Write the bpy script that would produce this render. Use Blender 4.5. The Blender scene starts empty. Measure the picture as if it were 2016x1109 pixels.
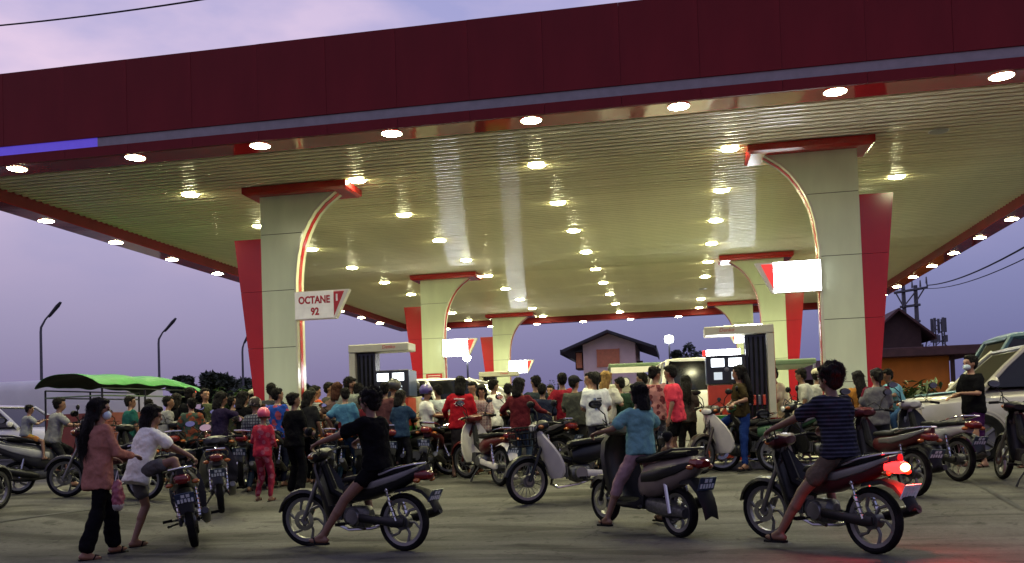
import bpy, math, random
from mathutils import Vector, Matrix, noise
R = math.radians
random.seed(7)
scene = bpy.context.scene
COL = scene.collection

# ------------------------------------------------------------------ camera
F_PX, CY_PX, YAW, PIT, ROL = 1784.69, 771.87, -.1807, .032, -.0338
CZ = 1.22
_c, _s = math.cos, math.sin
_fw = Vector((_s(YAW)*_c(PIT), _c(YAW)*_c(PIT), _s(PIT)))
_ri = Vector((_c(YAW), -_s(YAW), 0)); _up = _ri.cross(_fw)
RIGHT = _ri*_c(ROL) + _up*_s(ROL); UP = -_ri*_s(ROL) + _up*_c(ROL); FWD = _fw
CAM = Vector((0, 0, CZ))
cd = bpy.data.cameras.new('camera'); cam = bpy.data.objects.new('camera', cd); COL.objects.link(cam)
cam.matrix_world = Matrix(((RIGHT.x, UP.x, -FWD.x, 0), (RIGHT.y, UP.y, -FWD.y, 0), (RIGHT.z, UP.z, -FWD.z, CZ), (0, 0, 0, 1)))
cd.sensor_width = 36; cd.lens = F_PX/2016*36; cd.shift_y = (CY_PX-554.5)/2016
cd.clip_start = .1; cd.clip_end = 6000
scene.camera = cam

# ------------------------------------------------------------------ world: dusk sky
SUN_EL, SUN_AZ = R(2.0), R(115)
wd = bpy.data.worlds.new('World'); scene.world = wd; wd.use_nodes = True
nt = wd.node_tree; N = nt.nodes; L = nt.links; N.clear()
wo = N.new('ShaderNodeOutputWorld'); bg = N.new('ShaderNodeBackground'); L.new(bg.outputs[0], wo.inputs[0])
sky = N.new('ShaderNodeTexSky'); sky.sky_type = 'NISHITA'; sky.sun_disc = False
sky.sun_elevation = SUN_EL; sky.sun_rotation = SUN_AZ
tc = N.new('ShaderNodeTexCoord'); sep = N.new('ShaderNodeSeparateXYZ'); L.new(tc.outputs['Generated'], sep.inputs[0])
ramp = N.new('ShaderNodeValToRGB'); L.new(sep.outputs['Z'], ramp.inputs[0])
el = ramp.color_ramp.elements
el[0].position = 0.0; el[0].color = (.14, .14, .30, 1)
el[1].position = .55; el[1].color = (.50, .47, .70, 1)
for p, c in ((.06, (.20, .19, .385, 1)), (.16, (.37, .33, .54, 1)), (.30, (.64, .56, .76, 1))):
    e = el.new(p); e.color = c
# soft dusk cloud over the higher sky
mp = N.new('ShaderNodeMapping'); mp.inputs['Scale'].default_value = (2.2, 2.2, 5.5); L.new(tc.outputs['Generated'], mp.inputs[0])
nz = N.new('ShaderNodeTexNoise'); nz.inputs['Scale'].default_value = 2.3; nz.inputs['Detail'].default_value = 5; L.new(mp.outputs[0], nz.inputs[0])
cr = N.new('ShaderNodeValToRGB'); L.new(nz.outputs[0], cr.inputs[0])
cr.color_ramp.elements[0].position = .38; cr.color_ramp.elements[0].color = (.74, .80, .95, 1)
cr.color_ramp.elements[1].position = .62; cr.color_ramp.elements[1].color = (1.22, 1.12, 1.08, 1)
mul = N.new('ShaderNodeMixRGB'); mul.blend_type = 'MULTIPLY'; L.new(ramp.outputs[0], mul.inputs[1]); L.new(cr.outputs[0], mul.inputs[2])
mr = N.new('ShaderNodeMapRange'); L.new(sep.outputs['Z'], mr.inputs[0]); mr.inputs[1].default_value = .1; mr.inputs[2].default_value = .32
L.new(mr.outputs[0], mul.inputs[0])
# afterglow: the sky is warmer and brighter towards the sunset on the left
dt = N.new('ShaderNodeVectorMath'); dt.operation = 'DOT_PRODUCT'; L.new(tc.outputs['Generated'], dt.inputs[0]); dt.inputs[1].default_value = (-.99, .1, 0)
az = N.new('ShaderNodeMapRange'); L.new(dt.outputs['Value'], az.inputs[0]); az.inputs[1].default_value = -.15; az.inputs[2].default_value = .68
az.interpolation_type = 'SMOOTHSTEP'
tint = N.new('ShaderNodeMixRGB'); L.new(az.outputs[0], tint.inputs[0]); tint.inputs[1].default_value = (.68, .77, .92, 1); tint.inputs[2].default_value = (1.06, 1.0, 1.0, 1)
glow = N.new('ShaderNodeMixRGB'); glow.blend_type = 'MULTIPLY'; glow.inputs[0].default_value = 1; L.new(mul.outputs[0], glow.inputs[1]); L.new(tint.outputs[0], glow.inputs[2])
skm = N.new('ShaderNodeVectorMath'); skm.operation = 'SCALE'; L.new(sky.outputs[0], skm.inputs[0]); skm.inputs['Scale'].default_value = .03
addn = N.new('ShaderNodeVectorMath'); addn.operation = 'ADD'; L.new(glow.outputs[0], addn.inputs[0]); L.new(skm.outputs[0], addn.inputs[1])
L.new(addn.outputs[0], bg.inputs[0]); bg.inputs[1].default_value = .95

sl = bpy.data.lights.new('sun', 'SUN'); sun = bpy.data.objects.new('sun', sl); COL.objects.link(sun)
sl.energy = .06; sl.angle = R(12); sl.color = (1, .78, .72); sun.rotation_euler = (R(84), 0, R(115))

vs = scene.view_settings
vs.view_transform = 'Standard'; vs.look = 'None'; vs.exposure = 0; vs.gamma = 1
scene.render.engine = 'CYCLES'
cy = scene.cycles
cy.use_denoising = True; cy.max_bounces = 6; cy.diffuse_bounces = 3; cy.glossy_bounces = 3; cy.transmission_bounces = 4
cy.caustics_reflective = False; cy.caustics_refractive = False; cy.sample_clamp_indirect = 4; cy.use_light_tree = True

# ------------------------------------------------------------------ picture <-> place helpers
def ray(px, py): return FWD + RIGHT*((px-1008)/F_PX) - UP*((py-CY_PX)/F_PX)
def aty(px, py, y): d = ray(px, py); return CAM + d*(y/d.y)
def atz(px, py, z): d = ray(px, py); return CAM + d*((z-CZ)/d.z)
def proj(p):
    p = Vector(p)-CAM; z = p.dot(FWD); return 1008+F_PX*p.dot(RIGHT)/z, CY_PX-F_PX*p.dot(UP)/z
def sst(a, b, t):
    t = min(1, max(0, (t-a)/(b-a))); return t*t*(3-2*t)
FZ = .36
def gz(x, y):                                   # the apron rises from the road to the level forecourt
    k = sst(6.2, 8.6, -x)
    return FZ*sst(8.6-1.0*k, 14.6-2.2*k, y)
def ground_at(px, py):
    d = ray(px, py); lo, hi = 3., 90.
    for _ in range(50):
        m = (lo+hi)/2; P = CAM+d*m
        if P.z > gz(P.x, P.y): lo = m
        else: hi = m
    P = CAM+d*lo; P.z = gz(P.x, P.y); return P

# ------------------------------------------------------------------ materials
MATS = {}
def newmat(name):
    m = bpy.data.materials.new(name); m.use_nodes = True
    b = m.node_tree.nodes['Principled BSDF']; return m, m.node_tree, b
def noise_col(t, b, c, var=.15, scale=8, detail=4, coord='Object', bump=0, bscale=40, stretch=None, obcol=False, bdist=.01):
    n = t.nodes; l = t.links
    co = n.new('ShaderNodeTexCoord'); src = co.outputs[coord]
    if stretch:
        mpn = n.new('ShaderNodeMapping'); mpn.inputs['Scale'].default_value = stretch; l.new(src, mpn.inputs[0]); src = mpn.outputs[0]
    z = n.new('ShaderNodeTexNoise'); z.inputs['Scale'].default_value = scale; z.inputs['Detail'].default_value = detail; l.new(src, z.inputs[0])
    r_ = n.new('ShaderNodeMapRange'); l.new(z.outputs[0], r_.inputs[0]); r_.inputs[1].default_value = .3; r_.inputs[2].default_value = .7
    r_.inputs[3].default_value = 1-var; r_.inputs[4].default_value = 1+var
    vm = n.new('ShaderNodeVectorMath'); vm.operation = 'SCALE'; l.new(r_.outputs[0], vm.inputs['Scale'])
    if obcol:
        oi = n.new('ShaderNodeObjectInfo'); l.new(oi.outputs['Color'], vm.inputs[0])
    else: vm.inputs[0].default_value = c
    l.new(vm.outputs[0], b.inputs['Base Color'])
    if bump:
        z2 = n.new('ShaderNodeTexNoise'); z2.inputs['Scale'].default_value = bscale; z2.inputs['Detail'].default_value = 3; l.new(src, z2.inputs[0])
        bp = n.new('ShaderNodeBump'); bp.inputs['Strength'].default_value = bump; bp.inputs['Distance'].default_value = bdist
        l.new(z2.outputs[0], bp.inputs['Height']); l.new(bp.outputs[0], b.inputs['Normal'])
    return vm
def M(name, c=(.5, .5, .5), rough=.5, metal=0, var=.1, scale=8, bump=0, bscale=40, coat=0, obcol=False, emit=None, es=0, stretch=None, spec=None, bdist=.01):
    if name in MATS: return MATS[name]
    m, t, b = newmat(name)
    b.inputs['Roughness'].default_value = rough; b.inputs['Metallic'].default_value = metal
    b.inputs['Coat Weight'].default_value = coat
    if spec is not None: b.inputs['Specular IOR Level'].default_value = spec
    noise_col(t, b, c, var, scale, bump=bump, bscale=bscale, obcol=obcol, stretch=stretch, bdist=bdist)
    if emit: b.inputs['Emission Color'].default_value = (*emit, 1); b.inputs['Emission Strength'].default_value = es
    MATS[name] = m; return m
M('paint', rough=.36, var=.12, scale=5, obcol=True, spec=.3, bump=.05, bscale=30)
M('paint_worn', rough=.42, var=.14, scale=14, obcol=True)
M('black_plastic', (.010, .010, .011), .55, var=.3, spec=.1)
M('rubber', (.010, .010, .0105), .9, spec=.05, var=.4, bump=.3, bscale=90)
M('vinyl', (.009, .009, .010), .5, spec=.14, var=.2, bump=.2, bscale=120)
M('alloy', (.19, .19, .19), .42, .9, var=.12)
M('chrome', (.5, .5, .5), .12, 1, var=.05)
M('engine_metal', (.11, .11, .11), .5, .8, var=.3, scale=30)
M('dark_alloy', (.028, .028, .030), .4, .8, var=.2)
M('mirror', (.85, .85, .85), .03, 1, var=0)
M('glass_dark', (.008, .009, .011), .08, var=.05, spec=.35)
M('lens_clear', (.55, .55, .52), .1, var=.1, spec=.8)
M('lens_red', (.10, .006, .006), .15, var=.1)
M('lens_amber', (.26, .07, .01), .15, var=.1)
M('tail_lit', (.5, .02, .01), .3, emit=(1, .02, .02), es=5)
M('tail_core', (.8, .2, .02), .3, emit=(1, .40, .10), es=30)
M('plate_dark', (.02, .035, .07), .4, var=.1)
M('plate_mark', (.55, .6, .65), .5, var=.1)
M('hair', (.007, .006, .006), .75, spec=.12, var=.4, scale=60, stretch=(1, 1, .12), bump=.8, bscale=70, bdist=.02)
M('hair_blond', (.22, .13, .045), .75, spec=.12, var=.4, scale=60, stretch=(1, 1, .12), bump=.8, bscale=70, bdist=.02)
M('hair_brown', (.045, .016, .010), .75, spec=.12, var=.4, scale=60, stretch=(1, 1, .12), bump=.8, bscale=70, bdist=.02)
for i, c in enumerate(((.185, .092, .056), (.13, .062, .038), (.24, .125, .078))): M('skin%d' % i, c, .5, var=.16, scale=9, bump=.15, bscale=60)
M('eye', (.015, .012, .01), .2)
M('lip', (.16, .06, .05), .5)
M('mask', (.42, .52, .60), .8, var=.06)

def cloth(c, pat=None, c2=None):
    k_ = min(1.05, .58+.6*max(c)); c = tuple(x*k_ for x in c); c2 = c2 and tuple(x*.7 for x in c2)
    key = 'cloth_%s_%s_%s' % (tuple(round(x, 3) for x in c), pat, c2 and tuple(round(x, 3) for x in c2))
    if key in MATS: return MATS[key]
    m, t, b = newmat('cloth'); n = t.nodes; l = t.links
    b.inputs['Roughness'].default_value = .95; b.inputs['Specular IOR Level'].default_value = .04
    vm = noise_col(t, b, c, .12, 5, bump=.5, bscale=16, bdist=.03)
    if pat:
        co = n.new('ShaderNodeTexCoord'); mix = n.new('ShaderNodeMixRGB'); mix.inputs[2].default_value = (*c2, 1)
        l.new(vm.outputs[0], mix.inputs[1])
        if pat in ('stripe', 'check'):
            w = n.new('ShaderNodeTexWave'); w.bands_direction = 'Z'; w.inputs['Scale'].default_value = 9 if pat == 'stripe' else 7; l.new(co.outputs['Object'], w.inputs[0])
            g = n.new('ShaderNodeMath'); g.operation = 'GREATER_THAN'; l.new(w.outputs[1], g.inputs[0]); g.inputs[1].default_value = .62
            fac = g.outputs[0]
            if pat == 'check':
                w2 = n.new('ShaderNodeTexWave'); w2.bands_direction = 'Y'; w2.inputs['Scale'].default_value = 7; l.new(co.outputs['Object'], w2.inputs[0])
                mx = n.new('ShaderNodeMath'); mx.operation = 'MAXIMUM'; l.new(w2.outputs[1], mx.inputs[0]); l.new(w.outputs[1], mx.inputs[1])
                g.inputs[1].default_value = .8; l.new(mx.outputs[0], g.inputs[0])
        else:
            z = n.new('ShaderNodeTexVoronoi' if pat == 'floral' else 'ShaderNodeTexNoise'); z.inputs['Scale'].default_value = 11 if pat == 'floral' else 9; l.new(co.outputs['Object'], z.inputs[0])
            g = n.new('ShaderNodeMath'); g.operation = 'LESS_THAN' if pat == 'floral' else 'GREATER_THAN'; l.new(z.outputs[0], g.inputs[0]); g.inputs[1].default_value = .38 if pat == 'floral' else .52
            fac = g.outputs[0]
        l.new(fac, mix.inputs[0]); l.new(mix.outputs[0], b.inputs['Base Color'])
    MATS[key] = m; return m

# ------------------------------------------------------------------ mesh builder
class MB:
    def __init__(s): s.v = []; s.f = []
    def add(s, vs, fs):
        o = len(s.v); s.v += [Vector(p) for p in vs]; s.f += [tuple(i+o for i in f) for f in fs]; return s
    def box(s, c, d, rot=None):
        c = Vector(c); h = [x/2 for x in d]
        vs = [Vector((x*h[0], y*h[1], z*h[2])) for x in (-1, 1) for y in (-1, 1) for z in (-1, 1)]
        if rot is not None: vs = [rot @ p for p in vs]
        return s.add([p+c for p in vs], [(0, 1, 3, 2), (4, 6, 7, 5), (0, 4, 5, 1), (2, 3, 7, 6), (0, 2, 6, 4), (1, 5, 7, 3)])
    def loft(s, rings, cap=True):
        n = len(rings[0]); vs = [p for r_ in rings for p in r_]; fs = []
        for k in range(len(rings)-1):
            for i in range(n):
                j = (i+1) % n; fs.append((k*n+i, k*n+j, (k+1)*n+j, (k+1)*n+i))
        if cap: fs.append(tuple(range(n-1, -1, -1))); fs.append(tuple((len(rings)-1)*n+i for i in range(n)))
        return s.add(vs, fs)
    def tube(s, pts, rad, n=8, cap=True):
        pts = [Vector(p) for p in pts]; m = len(pts)
        if not isinstance(rad, (list, tuple)): rad = [rad]*m
        rings = []; ref = None
        for i, p in enumerate(pts):
            t = (pts[min(i+1, m-1)]-pts[max(i-1, 0)]).normalized()
            if ref is None: ref = Vector((0, 0, 1)) if abs(t.z) < .9 else Vector((1, 0, 0))
            a = (ref-t*ref.dot(t)).normalized(); b = t.cross(a); ref = a
            rings.append([p+(a*_c(q)+b*_s(q))*rad[i] for q in (2*math.pi*k/n for k in range(n))])
        return s.loft(rings, cap)
    def ell(s, c, r, n=12, m=8, rot=None):
        c = Vector(c); vs = [Vector((0, 0, -r[2]))]; fs = []
        for j in range(1, m):
            a = -math.pi/2+math.pi*j/m
            for i in range(n):
                q = 2*math.pi*i/n; vs.append(Vector((r[0]*_c(a)*_c(q), r[1]*_c(a)*_s(q), r[2]*_s(a))))
        vs.append(Vector((0, 0, r[2])))
        for i in range(n): fs.append((0, 1+(i+1) % n, 1+i))
        for j in range(m-2):
            for i in range(n):
                k = (i+1) % n; a = 1+j*n; b = a+n; fs.append((a+i, a+k, b+k, b+i))
        a = 1+(m-2)*n
        for i in range(n): fs.append((a+i, a+(i+1) % n, len(vs)-1))
        if rot is not None: vs = [rot @ p for p in vs]
        return s.add([p+c for p in vs], fs)
    def cap(s, a, b, ra, rb, n=10):            # rounded tapered limb
        a = Vector(a); b = Vector(b); d = b-a; ln = d.length
        if ln < 1e-5: return s.ell(a, (ra, ra, ra))
        t = d/ln; pts = []; rad = []
        for q in (-80, -50, -20, 0): pts.append(a+t*ra*_s(R(q))); rad.append(ra*_c(R(q)))
        for q in (0, 20, 50, 80): pts.append(b+t*rb*_s(R(q))); rad.append(rb*_c(R(q)))
        return s.tube(pts, rad, n)
    def lathe(s, prof, n=20, mat=None, closed=False):    # profile (radius, along y), axis = y
        rings = []
        for i in range(n):
            q = 2*math.pi*i/n; rings.append([Vector((r_*_c(q), y, r_*_s(q))) for r_, y in prof])
        m = len(prof); vs = [p for r_ in rings for p in r_]; fs = []
        if mat is not None: vs = [mat @ p for p in vs]
        for i in range(n):
            j = (i+1) % n
            for k in range(m if closed else m-1):
                k2 = (k+1) % m; fs.append((i*m+k, i*m+k2, j*m+k2, j*m+k))
        return s.add(vs, fs)
    def prism(s, poly, y0, y1):                # polygon in xz pushed along y
        n = len(poly); vs = [(x, y0, z) for x, z in poly]+[(x, y1, z) for x, z in poly]
        fs = [tuple(range(n)), tuple(range(2*n-1, n-1, -1))]+[(i, n+i, n+(i+1) % n, (i+1) % n) for i in range(n)]
        return s.add(vs, fs)
    def secx(s, secs, n=14, pw=2.6, cap=True):      # loft along x of superellipse sections (x, y centre, half width, z0, z1)
        rings = []
        for x, yc, hw, z0, z1 in secs:
            r_ = []
            for k in range(n):
                q = 2*math.pi*k/n; cc, sn = _c(q), _s(q)
                r_.append(Vector((x, yc+hw*math.copysign(abs(cc)**(2/pw), cc), (z0+z1)/2+(z1-z0)/2*math.copysign(abs(sn)**(2/pw), sn))))
            rings.append(r_)
        return s.loft(rings, cap)
    def xform(s, m): s.v = [m @ p for p in s.v]; return s
    def mesh(s, name, mat, smooth=38):
        me = bpy.data.meshes.new(name); me.from_pydata([tuple(p) for p in s.v], [], s.f); me.validate()
        import bmesh
        bm = bmesh.new(); bm.from_mesh(me); bmesh.ops.recalc_face_normals(bm, faces=bm.faces); bm.to_mesh(me); bm.free()
        if smooth:
            me.polygons.foreach_set('use_smooth', [True]*len(me.polygons)); me.set_sharp_from_angle(angle=R(smooth))
        if mat: me.materials.append(MATS[mat] if isinstance(mat, str) else mat)
        return me
    def build(s, name, mat, parent=None, smooth=38, bevel=0, color=None):
        o = bpy.data.objects.new(name, s.mesh(name, mat, smooth)); COL.objects.link(o)
        if parent: o.parent = parent
        if bevel:
            b = o.modifiers.new('bevel', 'BEVEL'); b.width = bevel; b.segments = 2; b.limit_method = 'ANGLE'; b.angle_limit = R(40)
        if color: o.color = (*color, 1)
        return o
def tag(o, label=None, cat=None, group=None, kind=None):
    for k, v in (('label', label), ('category', cat), ('group', group), ('kind', kind)):
        if v: o[k] = v
    return o
def empty(name, loc=(0, 0, 0), rz=0, label=None, cat=None, group=None):
    o = bpy.data.objects.new(name, None); COL.objects.link(o); o.location = loc; o.rotation_euler.z = rz; o.empty_display_size = .1
    return tag(o, label, cat, group)
def lettering(txt, size, mat, parent, loc, rot, depth=.004, align='CENTER', name='lettering', bold=0, shear=0):
    c = bpy.data.curves.new(name, 'FONT'); c.body = txt; c.size = size; c.align_x = align; c.align_y = 'CENTER'; c.extrude = depth; c.offset = bold
    c.resolution_u = 3
    o = bpy.data.objects.new(name, c); COL.objects.link(o); o.parent = parent; o.location = loc; o.rotation_euler = rot
    c.materials.append(MATS[mat])
    if shear: c.shear = shear
    bpy.context.view_layer.update()
    me = bpy.data.meshes.new_from_object(o.evaluated_get(bpy.context.evaluated_depsgraph_get()))
    bpy.data.objects.remove(o); bpy.data.curves.remove(c)
    o = bpy.data.objects.new(name, me); COL.objects.link(o); o.parent = parent; o.location = loc; o.rotation_euler = rot
    return o
# ------------------------------------------------------------------ ground
def concrete(name, c, stains=.5):
    m, t, b = newmat(name); n = t.nodes; l = t.links; b.inputs['Specular IOR Level'].default_value = .1
    co = n.new('ShaderNodeTexCoord')
    def nz_(scale, det, st=(1, 1, 1), dist=0):
        mpn = n.new('ShaderNodeMapping'); mpn.inputs['Scale'].default_value = st; l.new(co.outputs['Object'], mpn.inputs[0])
        z = n.new('ShaderNodeTexNoise'); z.inputs['Scale'].default_value = scale; z.inputs['Detail'].default_value = det; z.inputs['Distortion'].default_value = dist; l.new(mpn.outputs[0], z.inputs[0]); return z
    def rng(z, a, b_, lo, hi):
        r_ = n.new('ShaderNodeMapRange'); l.new(z.outputs[0], r_.inputs[0]); r_.inputs[1].default_value = a; r_.inputs[2].default_value = b_; r_.inputs[3].default_value = lo; r_.inputs[4].default_value = hi; return r_
    def mulm(a, b_):
        k = n.new('ShaderNodeMath'); k.operation = 'MULTIPLY'; l.new(a.outputs[0], k.inputs[0]); l.new(b_.outputs[0], k.inputs[1]); return k
    big = rng(nz_(.35, 4), .3, .7, .68, 1.28); fine = rng(nz_(22, 5), .3, .7, .88, 1.12)
    stain = rng(nz_(1.1, 5, (.45, 1.7, 1), .6), .50, .62, 1, 1-stains)
    track = rng(nz_(.8, 3, (.12, 2.6, 1)), .35, .65, .72, 1.2)
    spots = rng(nz_(7, 2), .66, .70, 1, .6)
    k = mulm(mulm(mulm(big, fine), mulm(stain, track)), spots)
    vo = n.new('ShaderNodeTexVoronoi'); vo.feature = 'DISTANCE_TO_EDGE'; vo.inputs['Scale'].default_value = .42
    wob = n.new('ShaderNodeVectorMath'); wob.operation = 'ADD'; zz = nz_(2.5, 4); sc_ = n.new('ShaderNodeVectorMath'); sc_.operation = 'SCALE'; sc_.inputs['Scale'].default_value = .5
    l.new(zz.outputs[1], sc_.inputs[0]); l.new(co.outputs['Object'], wob.inputs[0]); l.new(sc_.outputs[0], wob.inputs[1]); l.new(wob.outputs[0], vo.inputs['Vector'])
    k = mulm(k, rng(vo, .0, .006, .62, 1)); oil = rng(nz_(1.9, 4, (1, 1, 1), .9), .63, .72, 1, .5); k = mulm(k, oil); k = mulm(k, rng(nz_(130, 2), .35, .65, .82, 1.18))
    vm = n.new('ShaderNodeVectorMath'); vm.operation = 'SCALE'; vm.inputs[0].default_value = c; l.new(k.outputs[0], vm.inputs['Scale'])
    l.new(vm.outputs[0], b.inputs['Base Color'])
    rr = rng(nz_(1.3, 4, (.5, 1.4, 1), .5), .4, .65, .92, .7); l.new(rr.outputs[0], b.inputs['Roughness'])
    bp = n.new('ShaderNodeBump'); bp.inputs['Strength'].default_value = .35; bp.inputs['Distance'].default_value = .01
    l.new(nz_(60, 4).outputs[0], bp.inputs['Height']); l.new(bp.outputs[0], b.inputs['Normal'])
    MATS[name] = m; return m
concrete('concrete', (.092, .089, .080))
concrete('kerb_concrete', (.30, .29, .25), .2)
def lines(a, b, st): return [a+(b-a)*i/round((b-a)/st) for i in range(round((b-a)/st)+1)]
gx = [-900, -300, -120, -60, -30, -18]+lines(-12, 10, .5)+[14, 20, 30, 60, 120, 300, 900]
gy = [-40, -10, 0, 4]+lines(6, 16, .25)+[18, 22, 30, 40, 60, 120, 400, 1500, 4000]
mb = MB(); nx = len(gx)
for y in gy:
    for x in gx: mb.v.append(Vector((x, y, gz(x, y))))
for j in range(len(gy)-1):
    for i in range(nx-1): mb.f.append((j*nx+i, j*nx+i+1, (j+1)*nx+i+1, (j+1)*nx+i))
ground = tag(mb.build('ground', 'concrete'), kind='structure')
M('grate', (.03, .03, .03), .7, var=.3, scale=40)
def strip(pts, w, mat, dz=.006):
    m_ = MB(); vs = []; fs = []
    for i, (x, y) in enumerate(pts):
        a = Vector(pts[max(i-1, 0)]); b = Vector(pts[min(i+1, len(pts)-1)]); t = (b-a).normalized(); nn = Vector((-t.y, t.x))*w/2
        vs += [(x+nn.x, y+nn.y, gz(x+nn.x, y+nn.y)+dz), (x-nn.x, y-nn.y, gz(x-nn.x, y-nn.y)+dz)]
        if i: fs.append((2*i-2, 2*i-1, 2*i+1, 2*i))
    return m_.add(vs, fs).build('drain_channel', mat, ground)
A, B = ground_at(-60, 1038), ground_at(345, 985)
strip([(A.x+(B.x-A.x)*i/12, A.y+(B.y-A.y)*i/12) for i in range(13)], .06, 'grate')
A, B = ground_at(2100, 1045), ground_at(1895, 938)
strip([(A.x+(B.x-A.x)*i/12, A.y+(B.y-A.y)*i/12) for i in range(13)], .07, 'grate')
# ------------------------------------------------------------------ canopy
X0, X1, Y0, Y1, ZS, ZC, ZT = -11.57, 7.44, 11.62, 37.35, 5.21, 5.42, 6.57
M('fascia_red', (.15, .0105, .013), .55, var=.2, scale=1.6, bump=.12, bscale=1.0, spec=.15, stretch=(1, 1, .25))
M('soffit_red', (.30, .018, .022), .07, var=.10, scale=1.2, bump=.35, bscale=1.1, bdist=.012)
M('gray_strip', (.23, .21, .21), .45, var=.1)
M('led_blue', (.15, .12, .5), .4, emit=(.13, .07, .85), es=.4)
M('slat_paint', (.78, .73, .50), .07, var=.14, scale=.5, bump=.05, bscale=5, spec=.24)
M('void', (.06, .05, .02), .9)
M('roof_metal', (.35, .35, .37), .5, var=.1)
canopy = empty('canopy', ((X0+X1)/2, Y0, FZ), label='huge red-edged petrol station canopy with pale slatted ceiling over the forecourt', cat='canopy')
inv = Matrix.Translation((-(X0+X1)/2, -Y0, -FZ))
def cpart(m_, name, mat, **k): return m_.xform(inv).build(name, mat, canopy, **k)
cpart(MB().box(((X0+X1)/2, Y0+.075, (ZT+5.5)/2-.01), (X1-X0-.05, .02, ZT-5.52)), 'fascia_backing', 'void')
npan = 19; pw_ = (X1-X0)/npan
pm = MB().box((0, 0, 0), (pw_-.0025, .04, ZT-5.49)).mesh('fascia_panel', 'fascia_red')
for i in range(npan):
    o = bpy.data.objects.new('fascia_panel', pm); COL.objects.link(o); o.parent = canopy
    o.location = inv @ Vector((X0+pw_*(i+.5), Y0+.02+.002*((i*7) % 3), (ZT+5.49)/2))
pm = MB().box((0, 0, 0), (pw_-.004, .04, .14)).mesh('fascia_band', 'fascia_red')
for i in range(npan):
    o = bpy.data.objects.new('fascia_band', pm); COL.objects.link(o); o.parent = canopy
    o.location = inv @ Vector((X0+pw_*(i+.5), Y0+.02, 5.282))
xb = aty(190, 270, Y0).x
cpart(MB().box(((X0+xb)/2, Y0+.045, 5.42), (xb-X0, .05, .135)), 'light_strip', 'led_blue')
cpart(MB().box(((xb+X1)/2, Y0+.045, 5.42), (X1-xb, .05, .135)), 'light_strip', 'gray_strip')
sw = .47
cpart(MB().box(((X0+X1)/2, Y0+.045+sw/2, ZS+.012), (X1-X0-.01, sw-.01, .02)), 'soffit', 'soffit_red')
cpart(MB().box(((X0+X1)/2, Y1-sw/2, ZS+.012), (X1-X0-.01, sw-.01, .02)), 'soffit', 'soffit_red')
for xx in (X0+sw/2, X1-sw/2):
    cpart(MB().box((xx, (Y0+Y1)/2, ZS+.012), (sw-.01, Y1-Y0-2*sw-.1, .02)), 'soffit', 'soffit_red')
m_ = MB()
for xx in (X0+sw-.01, X1-sw+.01): m_.box((xx, (Y0+Y1)/2, (ZS+ZC)/2+.03), (.02, Y1-Y0-2*sw, ZC-ZS+.02))
for yy in (Y0+sw+.04, Y1-sw+.005): m_.box(((X0+X1)/2, yy, (ZS+ZC)/2+.03), (X1-X0-2*sw-.05, .02, ZC-ZS+.02))
cpart(m_, 'inner_lip', 'fascia_red')
for xx, nm in ((X0+.02, 0), (X1-.02, 1)):
    cpart(MB().box((xx, (Y0+Y1)/2+.03, (ZT+ZS)/2+.012), (.04, Y1-Y0-.1, ZT-ZS-.03)), 'side_fascia', 'fascia_red')
cpart(MB().box(((X0+X1)/2, Y1-.02, (ZT+ZS)/2+.012), (X1-X0-.1, .04, ZT-ZS-.03)), 'rear_fascia', 'fascia_red')
cpart(MB().box(((X0+X1)/2, (Y0+Y1)/2, ZC+.16), (X1-X0-.3, Y1-Y0-.3, .02)), 'roof_deck', 'void')
cpart(MB().box(((X0+X1)/2, (Y0+Y1)/2, ZT-.25), (X1-X0-.12, Y1-Y0-.2, .03)), 'roof_sheet', 'roof_metal')
pitch = .172; sx0, sx1 = X0+sw-.02, X1-sw+.02; ya = Y0+sw+.06
hw = .058
prof = [(-hw, .05), (-hw, .016)]+[(hw*u, .016-.016*(1-u*u)) for u in (-.8, -.55, -.28, 0, .28, .55, .8)]+[(hw, .016), (hw, .05)]; npf = len(prof)
sm_ = MB(); ns = 12
rings = [[Vector(((sx1-sx0)*(k/ns-.5), y, z)) for y, z in prof] for k in range(ns+1)]
vs_ = [p for r_ in rings for p in r_]; fs_ = []
for k in range(ns):
    for i in range(npf-1): a = k*npf+i; fs_.append((a, a+1, a+npf+1, a+npf))
slat = sm_.add(vs_, fs_).mesh('ceiling_slat', 'slat_paint', 30)
nsl = int((Y1-sw-ya)/pitch)
for k in range(nsl):
    o = bpy.data.objects.new('ceiling_slat', slat); COL.objects.link(o); o.parent = canopy
    o.location = inv @ Vector(((sx0+sx1)/2, ya+pitch*(k+.5), ZC+random.uniform(-.002, .002)))
    o.rotation_euler = (R(random.gauss(0, 2.2)), 0, 0)

# ------------------------------------------------------------------ lamps
M('lamp_glow', (1, .95, .8), .3, emit=(1, .96, .54), es=150)
M('lamp_rim', (.75, .73, .65), .35)
M('lamp_off', (.35, .35, .30), .3)
lr = Matrix.Rotation(R(-90), 4, 'X')
rim_me = MB().lathe([(.135, .0), (.148, 0), (.15, .006), (.148, .012), (.135, .01)], 20, lr, True).mesh('lamp_rim', 'lamp_rim')
dif_pts = [(.138, .006), (.13, .018), (.09, .028), (.045, .033), (.001, .034)]
edge_pts = [(.135, .004), (.128, .014), (.09, .024), (.045, .03), (.001, .031)]
M('edge_glow', (1, .95, .8), .3, emit=(1, .95, .56), es=105)
dif_me = MB().lathe(dif_pts, 20, lr).mesh('diffuser', 'lamp_glow')
edge_me = MB().lathe(edge_pts, 20, lr).mesh('diffuser', 'edge_glow')
off_me = MB().lathe(dif_pts, 20, lr).mesh('diffuser', 'lamp_off')
flip = Matrix.Rotation(math.pi, 4, 'X')
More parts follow.
